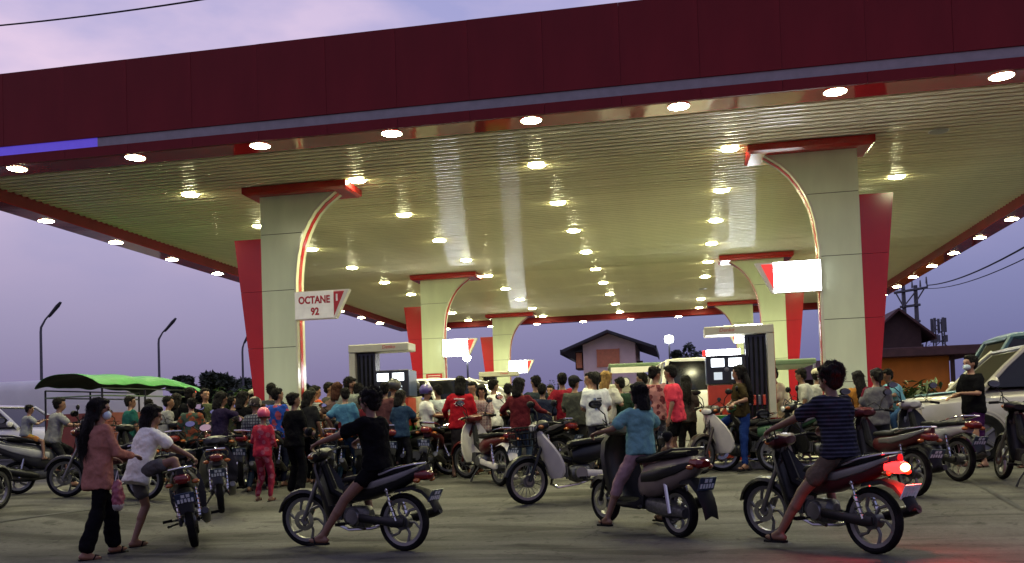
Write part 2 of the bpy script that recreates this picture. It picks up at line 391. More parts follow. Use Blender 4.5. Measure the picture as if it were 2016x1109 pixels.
for me in (rim_me, dif_me, off_me, edge_me):
    zs = [v.co.z for v in me.vertices]
    if sum(zs) > 0: me.transform(flip)
BEAM = bpy.data.lights.new('downlight', 'SPOT'); BEAM.energy = 380; BEAM.spot_size = R(138); BEAM.spot_blend = 1; BEAM.color = (1, .96, .54); BEAM.shadow_soft_size = .1
EDGE = BEAM.copy(); EDGE.energy = 170; EDGE.spot_size = R(128)
def lamp(x, y, z, label, group, lit=True):
    o = empty('ceiling_lamp', (x, y, z), 0, label, 'lamp', group)
    for nm, me in (('lamp_rim', rim_me), ('diffuser', (edge_me if z < ZC-.1 else dif_me) if lit else off_me)):
        c = bpy.data.objects.new(nm, me); COL.objects.link(c); c.parent = o
    if lit:
        c = bpy.data.objects.new('downlight', EDGE if z < ZC-.1 else BEAM); COL.objects.link(c); c.parent = o; c.location = (0, 0, -.1)
ORD = 'first second third fourth fifth sixth seventh eighth ninth tenth eleventh twelfth'.split()
LX0, LDX, LY0, LDY = -8.348, 3.104, 14.666, 2.696
for i in range(5):
    for j in range(9):
        x, y = LX0+i*LDX, LY0+j*LDY
        if (i, j) in ((4, 0), (3, 6)):
            lamp(x, y, ZC, 'dark unlit round downlight near the front of the canopy ceiling' if j == 0 else 'dark unlit round downlight towards the back of the canopy ceiling', None, False)
        else: lamp(x, y, ZC, 'lit round downlight, %s from the front in the %s row of the canopy ceiling' % (ORD[j], ('leftmost', 'second', 'central', 'fourth', 'rightmost')[i]), 'downlights in the slatted ceiling')
gl = 'lit round spotlight, %s from the %s in the red soffit along the %s edge'; gg = 'spotlights along the red canopy edge'
for k in range(-1, 9):
    x = -9.504+k*1.932
    if X0+.2 < x < X1-.2: lamp(x, 11.81, ZS, gl % (ORD[k], 'left', 'front'), gg); lamp(x, 37.145, ZS, gl % (ORD[k], 'left', 'back'), gg)
for k in range(0, 12):
    y = 14.0+k*2.1
    if y < 36.8: lamp(X0+.22, 14.841+(k-1)*2.114, ZS, gl % (ORD[10-k], 'back', 'left'), gg); lamp(X1-.21, 21.08+(k-4)*2.092, ZS, gl % (ORD[10-k], 'back', 'right'), gg)

# ------------------------------------------------------------------ columns
M('panel_cream', (.60, .67, .47), .25, var=.09, scale=2.5, stretch=(1, 1, .3), bump=.03, bscale=2)
M('trim_cream', (.58, .58, .44), .12, var=.04)
M('gloss_red', (.38, .013, .013), .16, var=.06, scale=2, bump=.04, bscale=1.5)
M('dark_joint', (.03, .03, .03), .8)
M('sign_white', (.78, .77, .70), .35, var=.03)
M('sign_lit', (.9, .9, .9), .4, emit=(.93, .96, 1), es=40)
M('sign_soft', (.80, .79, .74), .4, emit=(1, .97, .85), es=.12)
M('sign_red', (.50, .02, .03), .35, var=.05)
M('sign_red_lit', (.6, .03, .03), .35, emit=(1, .06, .05), es=.9)
M('letter_red', (.42, .012, .02), .4)
M('letter_white', (.85, .85, .85), .4)
INNER = [(.62, FZ+.1), (.62, 3.5), (.622, 3.75), (.64, 3.98), (.67, 4.2), (.72, 4.42), (.79, 4.6), (.88, 4.78), (1.0, 4.96), (1.16, 5.12), (1.40, 5.29)]
def inner_x(z):
    for (xa, za), (xb_, zb) in zip(INNER, INNER[1:]):
        if za <= z <= zb: return xa+(xb_-xa)*(z-za)/(zb-za)
    return INNER[-1][0]
JZ = [FZ+.1, 1.65, 2.63, 3.62, 4.605, 5.29]
def column(xo, y, mir, lab, sign, signlab, numeral=None):
    c = empty('canopy_column', (xo, y, FZ), 0, lab, 'column', 'columns carrying the canopy')
    T = Matrix.Translation((0, 0, -FZ)) @ Matrix.Diagonal((mir, 1, 1, 1))
    th = .32
    for a, b in zip(JZ, JZ[1:]):
        zs = [a+.005]+[z for _, z in INNER if a+.02 < z < b-.02]+[b-.005]
        poly = [(0.0, a+.005)]+[(inner_x(z)-.012, z) for z in zs]+[(0.0, b-.005)]
        MB().prism(poly, 0, th).xform(T).build('cladding_panel', 'panel_cream', c, smooth=30)
    core = [(.01, FZ)]+[(x-.03, z) for x, z in INNER]+[(.01, 5.28)]
    MB().prism(core, .01, th-.01).xform(T).build('core', 'dark_joint', c)
    def ribbon(y0, y1, o0, o1):
        rings = []
        for k, (x, z) in enumerate(INNER):
            a = INNER[max(k-1, 0)]; b = INNER[min(k+1, len(INNER)-1)]
            t = Vector((b[0]-a[0], 0, b[1]-a[1])).normalized(); nn = Vector((t.z, 0, -t.x)); p = Vector((x, 0, z))
            rings.append([p+nn*o0+Vector((0, y0, 0)), p+nn*o1+Vector((0, y0, 0)), p+nn*o1+Vector((0, y1, 0)), p+nn*o0+Vector((0, y1, 0))])
        return MB().loft(rings).xform(T)
    ribbon(-.006, th+.006, -.02, .012).build('edge_trim', 'trim_cream', c, smooth=30)
    ribbon(.105, th-.105, .008, .02).build('red_stripe', 'gloss_red', c, smooth=30)
    fx = lambda z: -.055-(z-FZ)*.108
    fz = [FZ+.1, 1.65, 2.63, 3.62, 4.55]
    for a, b in zip(fz, fz[1:]):
        MB().prism([(-.003, a+.003), (fx(a), a+.003), (fx(b), b-.003), (-.003, b-.003)], .02, th-.02).xform(T).build('fin_panel', 'gloss_red', c, smooth=0)
    cp = MB().loft([[Vector((x, yy, 5.27+k*.035)) for x, yy in ((-.24+e, -.2+e), (1.66-e, -.2+e), (1.66-e, th+.28-e), (-.24+e, th+.28-e))] for k, e in ((0, .05), (1, 0), (4, 0))]).xform(T)
    cp.build('cap', 'gloss_red', c, smooth=0)
    MB().box((.31, th/2, FZ+.05), (.72, .42, .1)).xform(T).build('plinth', 'kerb_concrete', c, smooth=0, bevel=.01)
    # hanging octane sign
    s = empty('octane_sign', (xo+mir*.6, y-.06, 3.08), 0, signlab, 'sign', 'signs on the canopy columns')
    T2 = Matrix.Diagonal((mir, 1, 1, 1)); x1, xr = .98, .73
    lit = sign == 'lit'
    MB().prism([(.02, 0), (xr+.03, 0), (x1+.03, .485), (.02, .485)], .01, .13).xform(T2).build('sign_box', 'sign_white', s, smooth=0)
    MB().prism([(.03, .012), (xr-.005, .012), (xr-.005, .473), (.03, .473)], .0, .012).xform(T2).build('face_panel', 'sign_lit' if lit else 'sign_soft', s, smooth=0)
    MB().prism([(xr+.004, .05), (x1-.06, .455), (xr+.004, .455)], .0, .012).xform(T2).build('number_panel', 'sign_red_lit' if lit else 'sign_red', s, smooth=0)
    if not lit:
        lettering('OCTANE', .175, 'letter_red', s, (.38, -.002, .325), (R(90), 0, 0), bold=.006).scale.x = .80
        lettering('92', .175, 'letter_red', s, (.39, -.002, .125), (R(90), 0, 0), bold=.006).scale.x = .85
        lettering('1', .15, 'letter_white', s, (.79, -.002, .345), (R(90), 0, 0), bold=.008)
    return c
XL, XR = -7.05, 2.88
column(XL, 14.7, 1, 'cream column with red fin carrying the OCTANE 92 sign', 'off', 'white OCTANE 92 sign with red corner numbered 1')
column(XL, 24.7, 1, 'cream column with red fin behind the dispenser with two lit screens', 'lit', 'glowing white sign with red tip on the middle column of the far row')
column(XL, 34.8, 1, 'smallest cream column with red fin on its left, near the pink house', 'lit', 'smallest glowing white sign, lowest in the picture, on the farthest column')
column(XR, 14.7, -1, 'large cream column with red fin on its right by the green bush', 'lit', 'largest glowing white sign with red tip, beside the tallest column')
column(XR, 24.7, -1, 'cream column with red fin seen behind the largest glowing sign', 'lit', 'glowing white sign showing through the frame of the red dispenser')
column(XR, 34.8, -1, 'farthest cream column mostly hidden behind the red dispenser frame', 'lit', 'glowing sign low behind the red dispenser, on the farthest column')

P = aty(855, 742, 24.67)
nb_ = MB().box((0, -.012, 0), (.46, .02, .16)).build('notice_board', 'sign_red', smooth=0); nb_.location = P; tag(nb_, 'small red notice board low on the middle column of the OCTANE row', 'notice')
for k in range(2): MB().box((0, -.026, .03-.06*k), (.36, .006, .02)).build('notice_line', 'sign_white', nb_, smooth=0)
# ------------------------------------------------------------------ dispensers and islands
M('pump_black', (.02, .021, .025), .25, var=.1)
M('pump_blue', (.05, .07, .14), .3, var=.1)
M('pump_red', (.42, .045, .02), .35, var=.1)
M('pump_green', (.03, .22, .03), .4, var=.1)
M('pump_cream', (.46, .45, .35), .3, var=.05)
M('screen_lit', (.6, .65, .7), .3, emit=(.85, .93, 1), es=4.5)
M('screen_dim', (.2, .22, .22), .3, emit=(.8, .9, 1), es=.7)
def pump(xo, y, mir, lab, topper=False):
    p = empty('fuel_dispenser', (xo, y, FZ+.12), 0, lab, 'fuel dispenser', 'fuel dispensers')
    T = Matrix.Translation((0, 0, -FZ-.12)) @ Matrix.Diagonal((mir, 1, 1, 1))
    zb = FZ+.12
    MB().box((.055, .18, (zb+2.47)/2), (.11, .40, 2.47-zb)).xform(T).build('frame_post', 'pump_cream', p, smooth=0, bevel=.012)
    MB().box((-.004, .18, (zb+2.6)/2), (.012, .30, 2.5-zb)).xform(T).build('red_edge', 'gloss_red', p, smooth=0)
    MB().box((.535, .18, 2.54), (1.07, .44, .136)).xform(T).build('top_beam', 'pump_cream', p, smooth=0, bevel=.015)
    lettering('Denko', .085, 'letter_red', p, (mir*.72, -.043, 2.545-zb), (R(90), 0, 0), .002, shear=.2)
    MB().box((.28, .2, (zb+2.47)/2), (.32, .26, 2.46-zb)).xform(T).build('hose_tower', 'pump_black', p, smooth=0, bevel=.01)
    for k in range(4):
        x = .16+k*.075
        MB().tube([(x, .06, 2.42), (x, .045, 1.9), (x+.01, .03, 1.2), (x+.05, -.03, .85), (x+.03, -.02, 1.1), (x+.02, .03, 1.38)], .014, 6).xform(T).build('hose', 'rubber', p)
        MB().box((x+.02, .03, 1.42), (.045, .07, .16)).xform(T).build('nozzle', 'alloy' if k % 2 else 'pump_red', p, smooth=0, bevel=.008)
    cab = MB().box((.75, .2, 1.92), (.6, .5, .46)).xform(T).build('display_cabinet', 'pump_black', p, smooth=0, bevel=.01)
    MB().box((1.056, .2, 1.92), (.012, .46, .43)).xform(T).build('side_panel', 'pump_blue', p, smooth=0)
    MB().box((.75, .2, 1.44), (.58, .46, .48)).xform(T).build('front_panel', 'pump_red', p, smooth=0, bevel=.01)
    MB().box((.75, .2, 1.08), (.58, .46, .23)).xform(T).build('lower_panel', 'pump_green', p, smooth=0, bevel=.01)
    MB().box((.75, .2, (zb+.96)/2), (.62, .5, .96-zb)).xform(T).build('base', 'pump_red', p, smooth=0, bevel=.01)
    for x in (.61, .88):
        MB().box((x, -.055, 2.03), (.2, .012, .13)).xform(T).build('screen', 'screen_lit', p, smooth=0, bevel=.004)
        MB().box((x, -.055, 1.82), (.13, .012, .12)).xform(T).build('screen', 'screen_dim', p, smooth=0, bevel=.004)
        MB().lathe([(.001, -.062), (.03, -.058), (.032, -.045)], 14, T @ Matrix.Translation((x, 0, 1.45))).build('nozzle_holder', 'pump_black', p)
    MB().lathe([(.001, -.062), (.035, -.058), (.04, -.045)], 14, T @ Matrix.Translation((.745, 0, 1.92))).build('keypad', 'alloy', p)
    if topper:
        MB().box((.78, .12, 2.20), (.52, .12, .09)).xform(T).build('lit_topper', 'sign_lit', p, smooth=0, bevel=.006)
        MB().box((1.075, .12, 2.20), (.06, .12, .09)).xform(T).build('topper_end', 'sign_red_lit', p, smooth=0, bevel=.006)
    return p
pump(-5.51, 14.75, 1, 'cream framed fuel dispenser with two lit screens by the OCTANE column')
pump(-5.43, 24.7, 1, 'small far cream dispenser frame beside the smallest glowing signs')
pump(1.52, 14.75, -1, 'red and black fuel dispenser with lit topper and cream frame', True)
pump(1.44, 24.7, -1, 'far dispenser partly hidden by the red and black dispenser')
for x0, x1 in ((-7.5, -4.2), (.3, 3.3)):
    for y in (14.35, 24.3, 34.4):
        o = MB().box(((x0+x1)/2, y+.55, FZ+.06), (x1-x0, 1.35, .12)).build('pump_island', 'kerb_concrete', smooth=0, bevel=.03)
        tag(o, 'low concrete island under the %s columns at the %s row' % ('OCTANE side' if x0 < -5 else 'bush side', {14.35: 'front', 24.3: 'middle', 34.4: 'back'}[y]), 'island', 'pump islands')

# ------------------------------------------------------------------ vegetation
def leafmat(name, c):
    m = M(name, c, .6, var=.45, scale=1.5); return m
leafmat('leaf_dark', (.030, .042, .020)); leafmat('leaf_mid', (.045, .075, .022)); leafmat('leaf_bright', (.09, .17, .03)); M('bark', (.07, .055, .04), .9, var=.3)
def leaves(mb, c, r, n, size, rnd):
    for _ in range(n):
        while True:
            p = Vector((rnd.uniform(-1, 1), rnd.uniform(-1, 1), rnd.uniform(-1, 1)))
            if p.length < 1: break
        p = p.normalized()*(p.length**.45)
        p = Vector((p.x*r[0], p.y*r[1], p.z*r[2]))+Vector(c)
        a = Vector((rnd.gauss(0, 1), rnd.gauss(0, 1), rnd.gauss(0, .6))).normalized(); b = a.cross(Vector((rnd.gauss(0, 1), rnd.gauss(0, 1), 1))).normalized()
        s = size*rnd.uniform(.6, 1.4)
        mb.add([p-a*s, p+b*s*.45, p+a*s, p-b*s*.45], [(0, 1, 2, 3)])
def tree(x, y, h, w, label, leaf='leaf_dark', n=5200, seed=1, trunk=.3, size=None, nb=15):
    rnd = random.Random(seed); z0 = gz(x, y) if y < 60 else FZ
    t = empty('tree', (x, y, z0), 0, label, 'tree')
    tr = MB(); top = h*.62
    tr.tube([(0, 0, -.1), (w*.02, 0, top*.4), (-w*.02, 0, top), (0, 0, h*.8)], [h*.035, h*.026, h*.018, h*.006], 7)
    cr_ = MB()
    for k in range(nb):
        a = k*2.4+rnd.random(); rr = w*.5*rnd.uniform(.15, .95); z = h*rnd.uniform(.28, .94)-rr*.12
        c = (rr*_c(a), rr*_s(a), z)
        tr.tube([(0, 0, h*trunk+.1*k/nb*h), (c[0]*.5, c[1]*.5, z*.85), c], [h*.014, h*.009, h*.004], 5)
        leaves(cr_, c, (w*rnd.uniform(.08, .22), w*rnd.uniform(.08, .22), h*rnd.uniform(.05, .13)), n//nb, size or w*.04, rnd)
    tr.build('trunk', 'bark', t); cr_.build('crown', leaf, t, smooth=0)
    return t
def px_tree(px, ytop, y, wpx, label, **k):
    p = aty(px, ytop, y); return tree(p.x, y, p.z-FZ, wpx/F_PX*y*1.5, label, **k)
px_tree(388, 735, 60, 95, 'dark tree behind the green tarp end', seed=3, trunk=.2)
px_tree(432, 740, 66, 105, 'low dark tree between the green tarp and the lamp post', seed=4, trunk=.2)
px_tree(476, 733, 62, 120, 'widest dark tree against the red fin of the OCTANE column', seed=5, trunk=.15, n=6000)
px_tree(525, 742, 70, 110, 'dark tree behind the foot of the OCTANE column', seed=6, trunk=.15)
px_tree(1348, 669, 62, 58, 'dark leafy tree beside the floodlight mast', seed=8, n=5500, nb=14, trunk=.3)
px_tree(1385, 700, 66, 60, 'lower dark tree beside the leafy one above the white van', seed=9, trunk=.15)
px_tree(1098, 733, 90, 26, 'tiny dark tree left of the pink house', seed=10, n=600)
px_tree(1815, 640, 62, 26, 'thin sparse tree right of the brown gabled house', seed=12, n=350)
def bush(x, y, w, h, n, label, leaf, seed, size):
    rnd = random.Random(seed); t = empty('bush', (x, y, gz(x, y)), 0, label, 'bush'); st = MB(); cr_ = MB()
    for k in range(26):
        a = rnd.random()*6.28; rr = w*.5*math.sqrt(rnd.random()); b = Vector((rr*.5*_c(a), rr*.3*_s(a), 0)); e = Vector((rr*_c(a), rr*.6*_s(a), h*rnd.uniform(.55, 1)))
        st.tube([b, (b+e)/2+Vector((0, 0, h*.12)), e], [.012, .009, .003], 5)
        for q in range(n//26):
            tt = rnd.random()**.6; p = b.lerp(e, tt)+Vector((rnd.gauss(0, .09), rnd.gauss(0, .09), h*.1*(1-abs(2*tt-1))+rnd.gauss(0, .06)))
            d = Vector((rnd.gauss(0, 1), rnd.gauss(0, 1), rnd.gauss(-.2, .6))).normalized(); s = size*rnd.uniform(.7, 1.5); sd = d.cross(Vector((0, 0, 1))).normalized()*s*.14
            cr_.add([p, p+d*s*.5+sd, p+d*s-Vector((0, 0, s*.25)), p+d*s*.5-sd], [(0, 1, 2, 3)])
    st.build('stem', 'bark', t); cr_.build('foliage', leaf, t, smooth=0); return t
P = aty(1775, 800, 18.6); bush(P.x, 18.6, 1.7, 1.35, 1900, 'bright green arching bush beside the large column and orange wall', 'leaf_mid', 21, .2)
P = aty(470, 800, 30); bush(P.x, 30, 2.4, 2.4, 1500, 'bright green bush glimpsed left of the OCTANE column foot', 'leaf_bright', 22, .22)

# ------------------------------------------------------------------ buildings and far things
M('plaster_pink', (.80, .63, .57), .85, var=.08, scale=1.5)
M('roof_dark', (.035, .036, .04), .7, var=.2, scale=3)
M('shutter_orange', (.70, .26, .12), .7, var=.1)
M('wall_orange', (.55, .17, .02), .8, var=.14, scale=1.2)
M('wood_brown', (.055, .028, .022), .8, var=.2, scale=3)
M('roof_brown', (.085, .04, .035), .8, var=.2, scale=3)
M('post_gray', (.10, .10, .11), .6, .3)
M('hill', (.07, .085, .14), .95, var=.1, scale=.01)
def house(px0, px1, py_eave, py_ridge, y, depth, wallm, roofm, label, over=1.2, ext=.5, rot=0):
    a = aty(px0, py_eave, y); b = aty(px1, py_eave, y); r_ = aty((px0+px1)/2, py_ridge, y)
    cx = (a.x+b.x)/2; w = b.x-a.x; ze = (a.z+b.z)/2-FZ; zr = r_.z-FZ
    h = empty('house', (cx, y, FZ), rot, label, 'house')
    MB().prism([(-w/2, 0), (w/2, 0), (w/2, ze), (0, zr-.18), (-w/2, ze)], 0, depth).build('wall', wallm, h, smooth=0)
    sl = (zr-ze)/(w/2); m_ = MB()
    for s in (-1, 1):
        xo = s*(w/2+over); zo = zr-sl*(w/2+over)
        m_.prism([(0, zr), (0, zr-.16), (xo, zo-.16), (xo, zo)], -ext, depth+ext)
        m_.box((xo, depth/2, zo-.12), (.06, depth+2*ext, .3))
    m_.build('roof', roofm, h, smooth=0)
    return h, w, ze, zr
hh, w, ze, zr = house(1147, 1250, 672, 652, 55, 7, 'plaster_pink', 'roof_dark', 'pale pink gabled house with dark roof and orange shutter beyond the forecourt', 1.25, 1.0)
def wpt(px, py, y=55): q = aty(px, py, y); return q.x-hh.location.x, q.z-FZ
x0, z0 = wpt(1177, 722); x1, z1 = wpt(1218, 688)
sh = MB().box(((x0+x1)/2, -.03, (z0+z1)/2), (x1-x0, .06, z1-z0)).build('shutter', 'shutter_orange', hh, smooth=0, bevel=.01)
m_ = MB()
for k in (-1, 1): m_.box(((x0+x1)/2+k*(x1-x0)/2, -.04, (z0+z1)/2), (.07, .1, z1-z0+.1)); m_.box(((x0+x1)/2, -.045, (z0+z1)/2+k*(z1-z0)/2), (x1-x0+.1, .1, .07))
m_.build('shutter_frame', 'shutter_orange', sh, smooth=0)
xa, za = wpt(1132, 727); xb2, zb2 = wpt(1146, 692)
wn = MB().box(((xa+xb2)/2, 1.2, (za+zb2)/2), (xb2-xa, 1.6, zb2-za)).build('bay_window', 'wood_brown', hh, smooth=0)
MB().box(((xa+xb2)/2, .38, (za+zb2)/2), (xb2-xa-.12, .06, zb2-za-.14)).build('pane', 'shutter_orange', wn, smooth=0)
sx_, sz_ = wpt(1257, 745)
for k in range(6):
    MB().box((sx_+.05, 1, 2.2+k*.36), (.5, 1.0, .06)).build('louvre_slat', 'post_gray', hh, smooth=0)
MB().box((sx_+.05, 1.4, 3.0), (.4, .06, 2.6)).build('louvre_back', 'wood_brown', hh, smooth=0)
house(1722, 1813, 645, 608, 60, 8, 'wood_brown', 'roof_brown', 'dark brown gabled house behind the orange wall', .7, .6)
a = aty(1690, 732, 45); b = aty(1868, 700, 45)
ow = empty('orange_building', ((a.x+b.x)/2, 45, FZ), 0, 'low orange walled building with dark flat roof behind the green bush', 'building')
wz = b.z-FZ; ww = b.x-a.x
MB().box((0, 3, wz/2), (ww, 6, wz)).build('wall', 'wall_orange', ow, smooth=0)
MB().box((.6, 2.8, wz+.2), (ww+1.7, 7.4, .42)).build('roof', 'roof_brown', ow, smooth=0, bevel=.03)
for k in (0.,): MB().box((ww/2+.1, -.15, wz/2), (.16, .16, wz)).build('post', 'wood_brown', ow, smooth=0)
MB().box((ww/2+1.3, -.15, wz/2), (.16, .16, wz)).build('post', 'wood_brown', ow, smooth=0)
P = aty(1615, 708, 70)
hb = empty('shed', (P.x, 70, FZ), 0, 'low brown hipped roof between the two bush side columns', 'shed'); hz = P.z-FZ
MB().box((0, 2, hz*.35), (5, 4, hz*.7)).build('wall', 'wood_brown', hb, smooth=0)
MB().loft([[Vector((x, y, hz*.68)) for x, y in ((-3, -.6), (3, -.6), (3, 4.6), (-3, 4.6))], [Vector((x, y, hz)) for x, y in ((-.8, 1.5), (.8, 1.5), (.8, 2.5), (-.8, 2.5))]]).build('roof', 'roof_brown', hb, smooth=0)
# boundary wall far behind
for px0, px1, y, h, mt, lab in ((880, 1130, 46, 1.9, 'plaster_pink', 'low pale boundary wall beyond the forecourt left of the pink house'),):
    a = aty(px0, 800, y); b = aty(px1, 800, y); o = MB().box((0, 0, h/2), (b.x-a.x, .2, h)).build('boundary_wall', mt, smooth=0); o.location = ((a.x+b.x)/2, y, FZ); tag(o, lab, 'wall')
# hills
def hill(px0, px1, ytop, y, seed):
    rnd = random.Random(seed); a = aty(px0, 800, y).x; b = aty(px1, 800, y).x; zt = aty((px0+px1)/2, ytop, y).z; m_ = MB(); n = 40; rings = []
    for k in range(n+1):
        t = k/n; hgt = zt*max(.02, math.sin(math.pi*t)**.8*(.75+.5*noise.noise(Vector((t*5, seed, 0))))); x = a+(b-a)*t; d = y*.25
        rings.append([Vector((x, y-d, -5)), Vector((x, y-d*.45, hgt*.55)), Vector((x, y, hgt)), Vector((x, y+d*.5, hgt*.5)), Vector((x, y+d, -5))])
    return tag(m_.loft(rings).build('hill', 'hill', smooth=60), kind='structure')
hill(950, 1700, 748, 1500, 3); hill(520, 900, 765, 1600, 5)
# street lamps (unlit) on the left
M('lamp_head', (.05, .05, .055), .5)
def street_lamp(px, pyb, hx, hy, y, label):
    p = aty(px, pyb, y); q = aty(hx, hy, y); s = empty('street_lamp', (p.x, y, FZ), 0, label, 'street lamp', 'unlit street lamps beyond the forecourt'); zb = p.z-FZ; dx = q.x-p.x; dz = q.z-p.z
    MB().tube([(0, 0, 0), (0, 0, zb-.3), (0.03, 0, zb), (dx*.25, 0, zb+dz*.35), (dx*.45, 0, zb+dz*.55)], [.11, .075, .07, .055, .05], 8).build('pole', 'post_gray', s)
    u = Vector((dx, 0, dz)).normalized(); c = Vector((dx*.75, 0, zb+dz*.78)); rot = Vector((1, 0, 0)).rotation_difference(u).to_matrix()
    m_ = MB().secx([(-.62, 0, .06, -.05, .05), (-.5, 0, .11, -.07, .08), (.3, 0, .16, -.08, .09), (.62, 0, .1, -.04, .06)], 10)
    m_.v = [rot @ v+c for v in m_.v]; m_.build('lamp_head', 'lamp_head', s)
    return s
street_lamp(80, 645, 117, 600, 50, 'tall unlit street lamp above the white vehicle on the far left')
street_lamp(312, 668, 343, 632, 57, 'unlit street lamp rising behind the middle of the green tarp')
street_lamp(477, 685, 492, 655, 62, 'unlit street lamp half hidden by the red fin of the OCTANE column')
P = aty(1317, 668, 75)
fl = empty('floodlight_mast', (P.x, 75, FZ), 0, 'lit white floodlight on a thin mast right of the pink house', 'floodlight')
MB().tube([(0, 0, 0), (0, 0, P.z-FZ-.2)], [.12, .07], 8).build('mast', 'post_gray', fl)
M('flood', (1, 1, 1), .4, emit=(.92, .96, 1), es=120)
MB().ell((0, -.1, P.z-FZ), (.33, .16, .3)).build('lamp_glass', 'flood', fl)
MB().box((0, .12, P.z-FZ), (.8, .2, .7)).build('housing', 'post_gray', fl, smooth=0, bevel=.04)
P = aty(920, 705, 60)
fl2 = empty('floodlight_mast', (P.x, 60, FZ), 0, 'white floodlight just below the glowing sign on the middle column', 'floodlight')
MB().tube([(0, 0, 0), (0, 0, P.z-FZ-.2)], [.1, .06], 8).build('mast', 'post_gray', fl2)
MB().ell((0, -.1, P.z-FZ), (.26, .14, .22)).build('lamp_glass', 'flood', fl2)
# power line frame, cell tower, wires
def W(px, py, y): return aty(px, py, y)
up = empty('utility_pole', W(1795, 640, 66), 0, 'twin pole power line frame with cross arms above the brown house', 'utility pole'); up.location.z = FZ
iv = Matrix.Translation(-up.location)
def upart(m_, nm, mt='post_gray'): m_.xform(iv).build(nm, mt, up)
for x_ in (1778, 1802): 
    t_ = W(x_, 562, 66); upart(MB().tube([(t_.x, 66, FZ), t_], [.2, .13], 8), 'pole')
for (xa, ya_, xb_, yb_) in ((1760, 577, 1826, 566), (1772, 605, 1812, 600), (1776, 640, 1812, 632)): upart(MB().tube([W(xa, ya_, 65.8), W(xb_, yb_, 65.8)], .09, 6), 'cross_arm')
for (xa, ya_, xb_, yb_) in ((1764, 578, 1780, 606), (1820, 568, 1800, 600), (1778, 606, 1802, 575), (1826, 566, 1824, 556)): upart(MB().tube([W(xa, ya_, 65.7), W(xb_, yb_, 65.7)], .05, 5), 'brace')
for k, (xa, ya_) in enumerate(((1766, 572), (1780, 570), (1796, 567), (1812, 565), (1824, 558))): 
    q = W(xa, ya_, 65.8); upart(MB().tube([q, q+Vector((0, 0, .45))], [.07, .04], 6), 'insulator')
tw = empty('cell_tower', W(1850, 690, 230), 0, 'distant lattice cell tower right of the brown house', 'tower'); tw.location.z = FZ; ht = W(1850, 628, 230).z-FZ
m_ = MB(); wb, wt = 1.3, .9
for sx in (-1, 1):
    for sy in (-1, 1): m_.tube([(sx*wb, sy*wb, 0), (sx*wt, sy*wt, ht)], .18, 5)
for k in range(10):
    z = ht*k/10; z2 = ht*(k+1)/10
    for s in (-1, 1): m_.tube([(-wb*s, -wb, z), (wb*s, -wb, z2)], .1, 4)
m_.build('lattice', 'post_gray', tw)
m_ = MB()
for k in range(5): m_.box((_c(k*1.3)*1.5, _s(k*1.3)*1.5, ht*.93), (.5, .5, 3.4)); m_.box((_c(k*1.3+.5)*1.6, _s(k*1.3+.5)*1.6, ht*.78), (.6, .6, 1.6))
m_.build('antenna', 'post_gray', tw)
def wire(a, b, sag, label, rad=.018):
    pts = [a.lerp(b, t/14)-Vector((0, 0, sag*4*(t/14)*(1-t/14))) for t in range(15)]
    o = MB().tube(pts, rad, 5).build('power_line', 'black_plastic'); return tag(o, label, 'wire')
wire(W(1826, 562, 65.7), W(2120, 425, 26), .4, 'upper dark wire running from the pole frame to the top right', .035)
wire(W(1815, 568, 65.7), W(2120, 455, 28), .5, 'lower thin wire running from the pole frame to the right edge', .022)
wire(W(-150, 62, 30), W(480, -14, 26), .15, 'thin dark wire crossing the sky at the top left corner', .03)
# ------------------------------------------------------------------ motorbikes
class Proto:
    def __init__(s): s.items = []          # (mesh, name, parent index, front assembly, paint slot)
    def part(s, m_, name, mat, parent=None, front=False, paint=0, smooth=38):
        s.items.append((m_.mesh(name, mat, smooth), name, parent, front, paint)); return len(s.items)-1
def wheel(pr, x, r, front, cast=True, w=.045, disc=True):
    T = Matrix.Translation((x, 0, r)); m_ = MB(); k = w
    m_.lathe([(r-.055, -k*.55), (r-.03, -k*.95), (r-.012, -k*.8), (r, -k*.3), (r, k*.3), (r-.012, k*.8), (r-.03, k*.95), (r-.055, k*.55)], 30, T)
    wi = pr.part(m_, 'wheel', 'rubber', None, front)
    m_ = MB().lathe([(r-.085, -k*.5), (r-.05, -k*.62), (r-.05, k*.62), (r-.085, k*.5)], 30, T, True)
    m_.lathe([(.002, -.06), (.045, -.06), (.05, 0), (.045, .06), (.002, .06)], 14, T)
    if cast:
        for q in range(6):
            a = q*math.pi/3; d = Vector((_c(a), 0, _s(a))); e = Vector((_c(a+.35), 0, _s(a+.35)))
            m_.tube([T @ (d*.035), T @ (d*(r*.45)), T @ (e*(r-.06))], [.022, .015, .02], 6)
    else:
        for q in range(18):
            a = q*math.pi/9; b = a+(.5 if q % 2 else -.5); s = .035 if q % 2 else -.035
            m_.tube([T @ Vector((.04*_c(b), s, .04*_s(b))), T @ Vector(((r-.06)*_c(a), 0, (r-.06)*_s(a)))], .0035, 4)
    pr.part(m_, 'rim', 'alloy' if not cast else 'dark_alloy' if cast == 2 else 'alloy', wi, front)
    if disc: pr.part(MB().lathe([(.06, .062), (.11, .062), (.11, .067), (.06, .067)], 20, T, True), 'brake_disc', 'chrome', wi, front)
    else: pr.part(MB().lathe([(.001, -.05), (.075, -.05), (.078, .05), (.001, .05)], 18, T), 'brake_drum', 'engine_metal', wi, front)
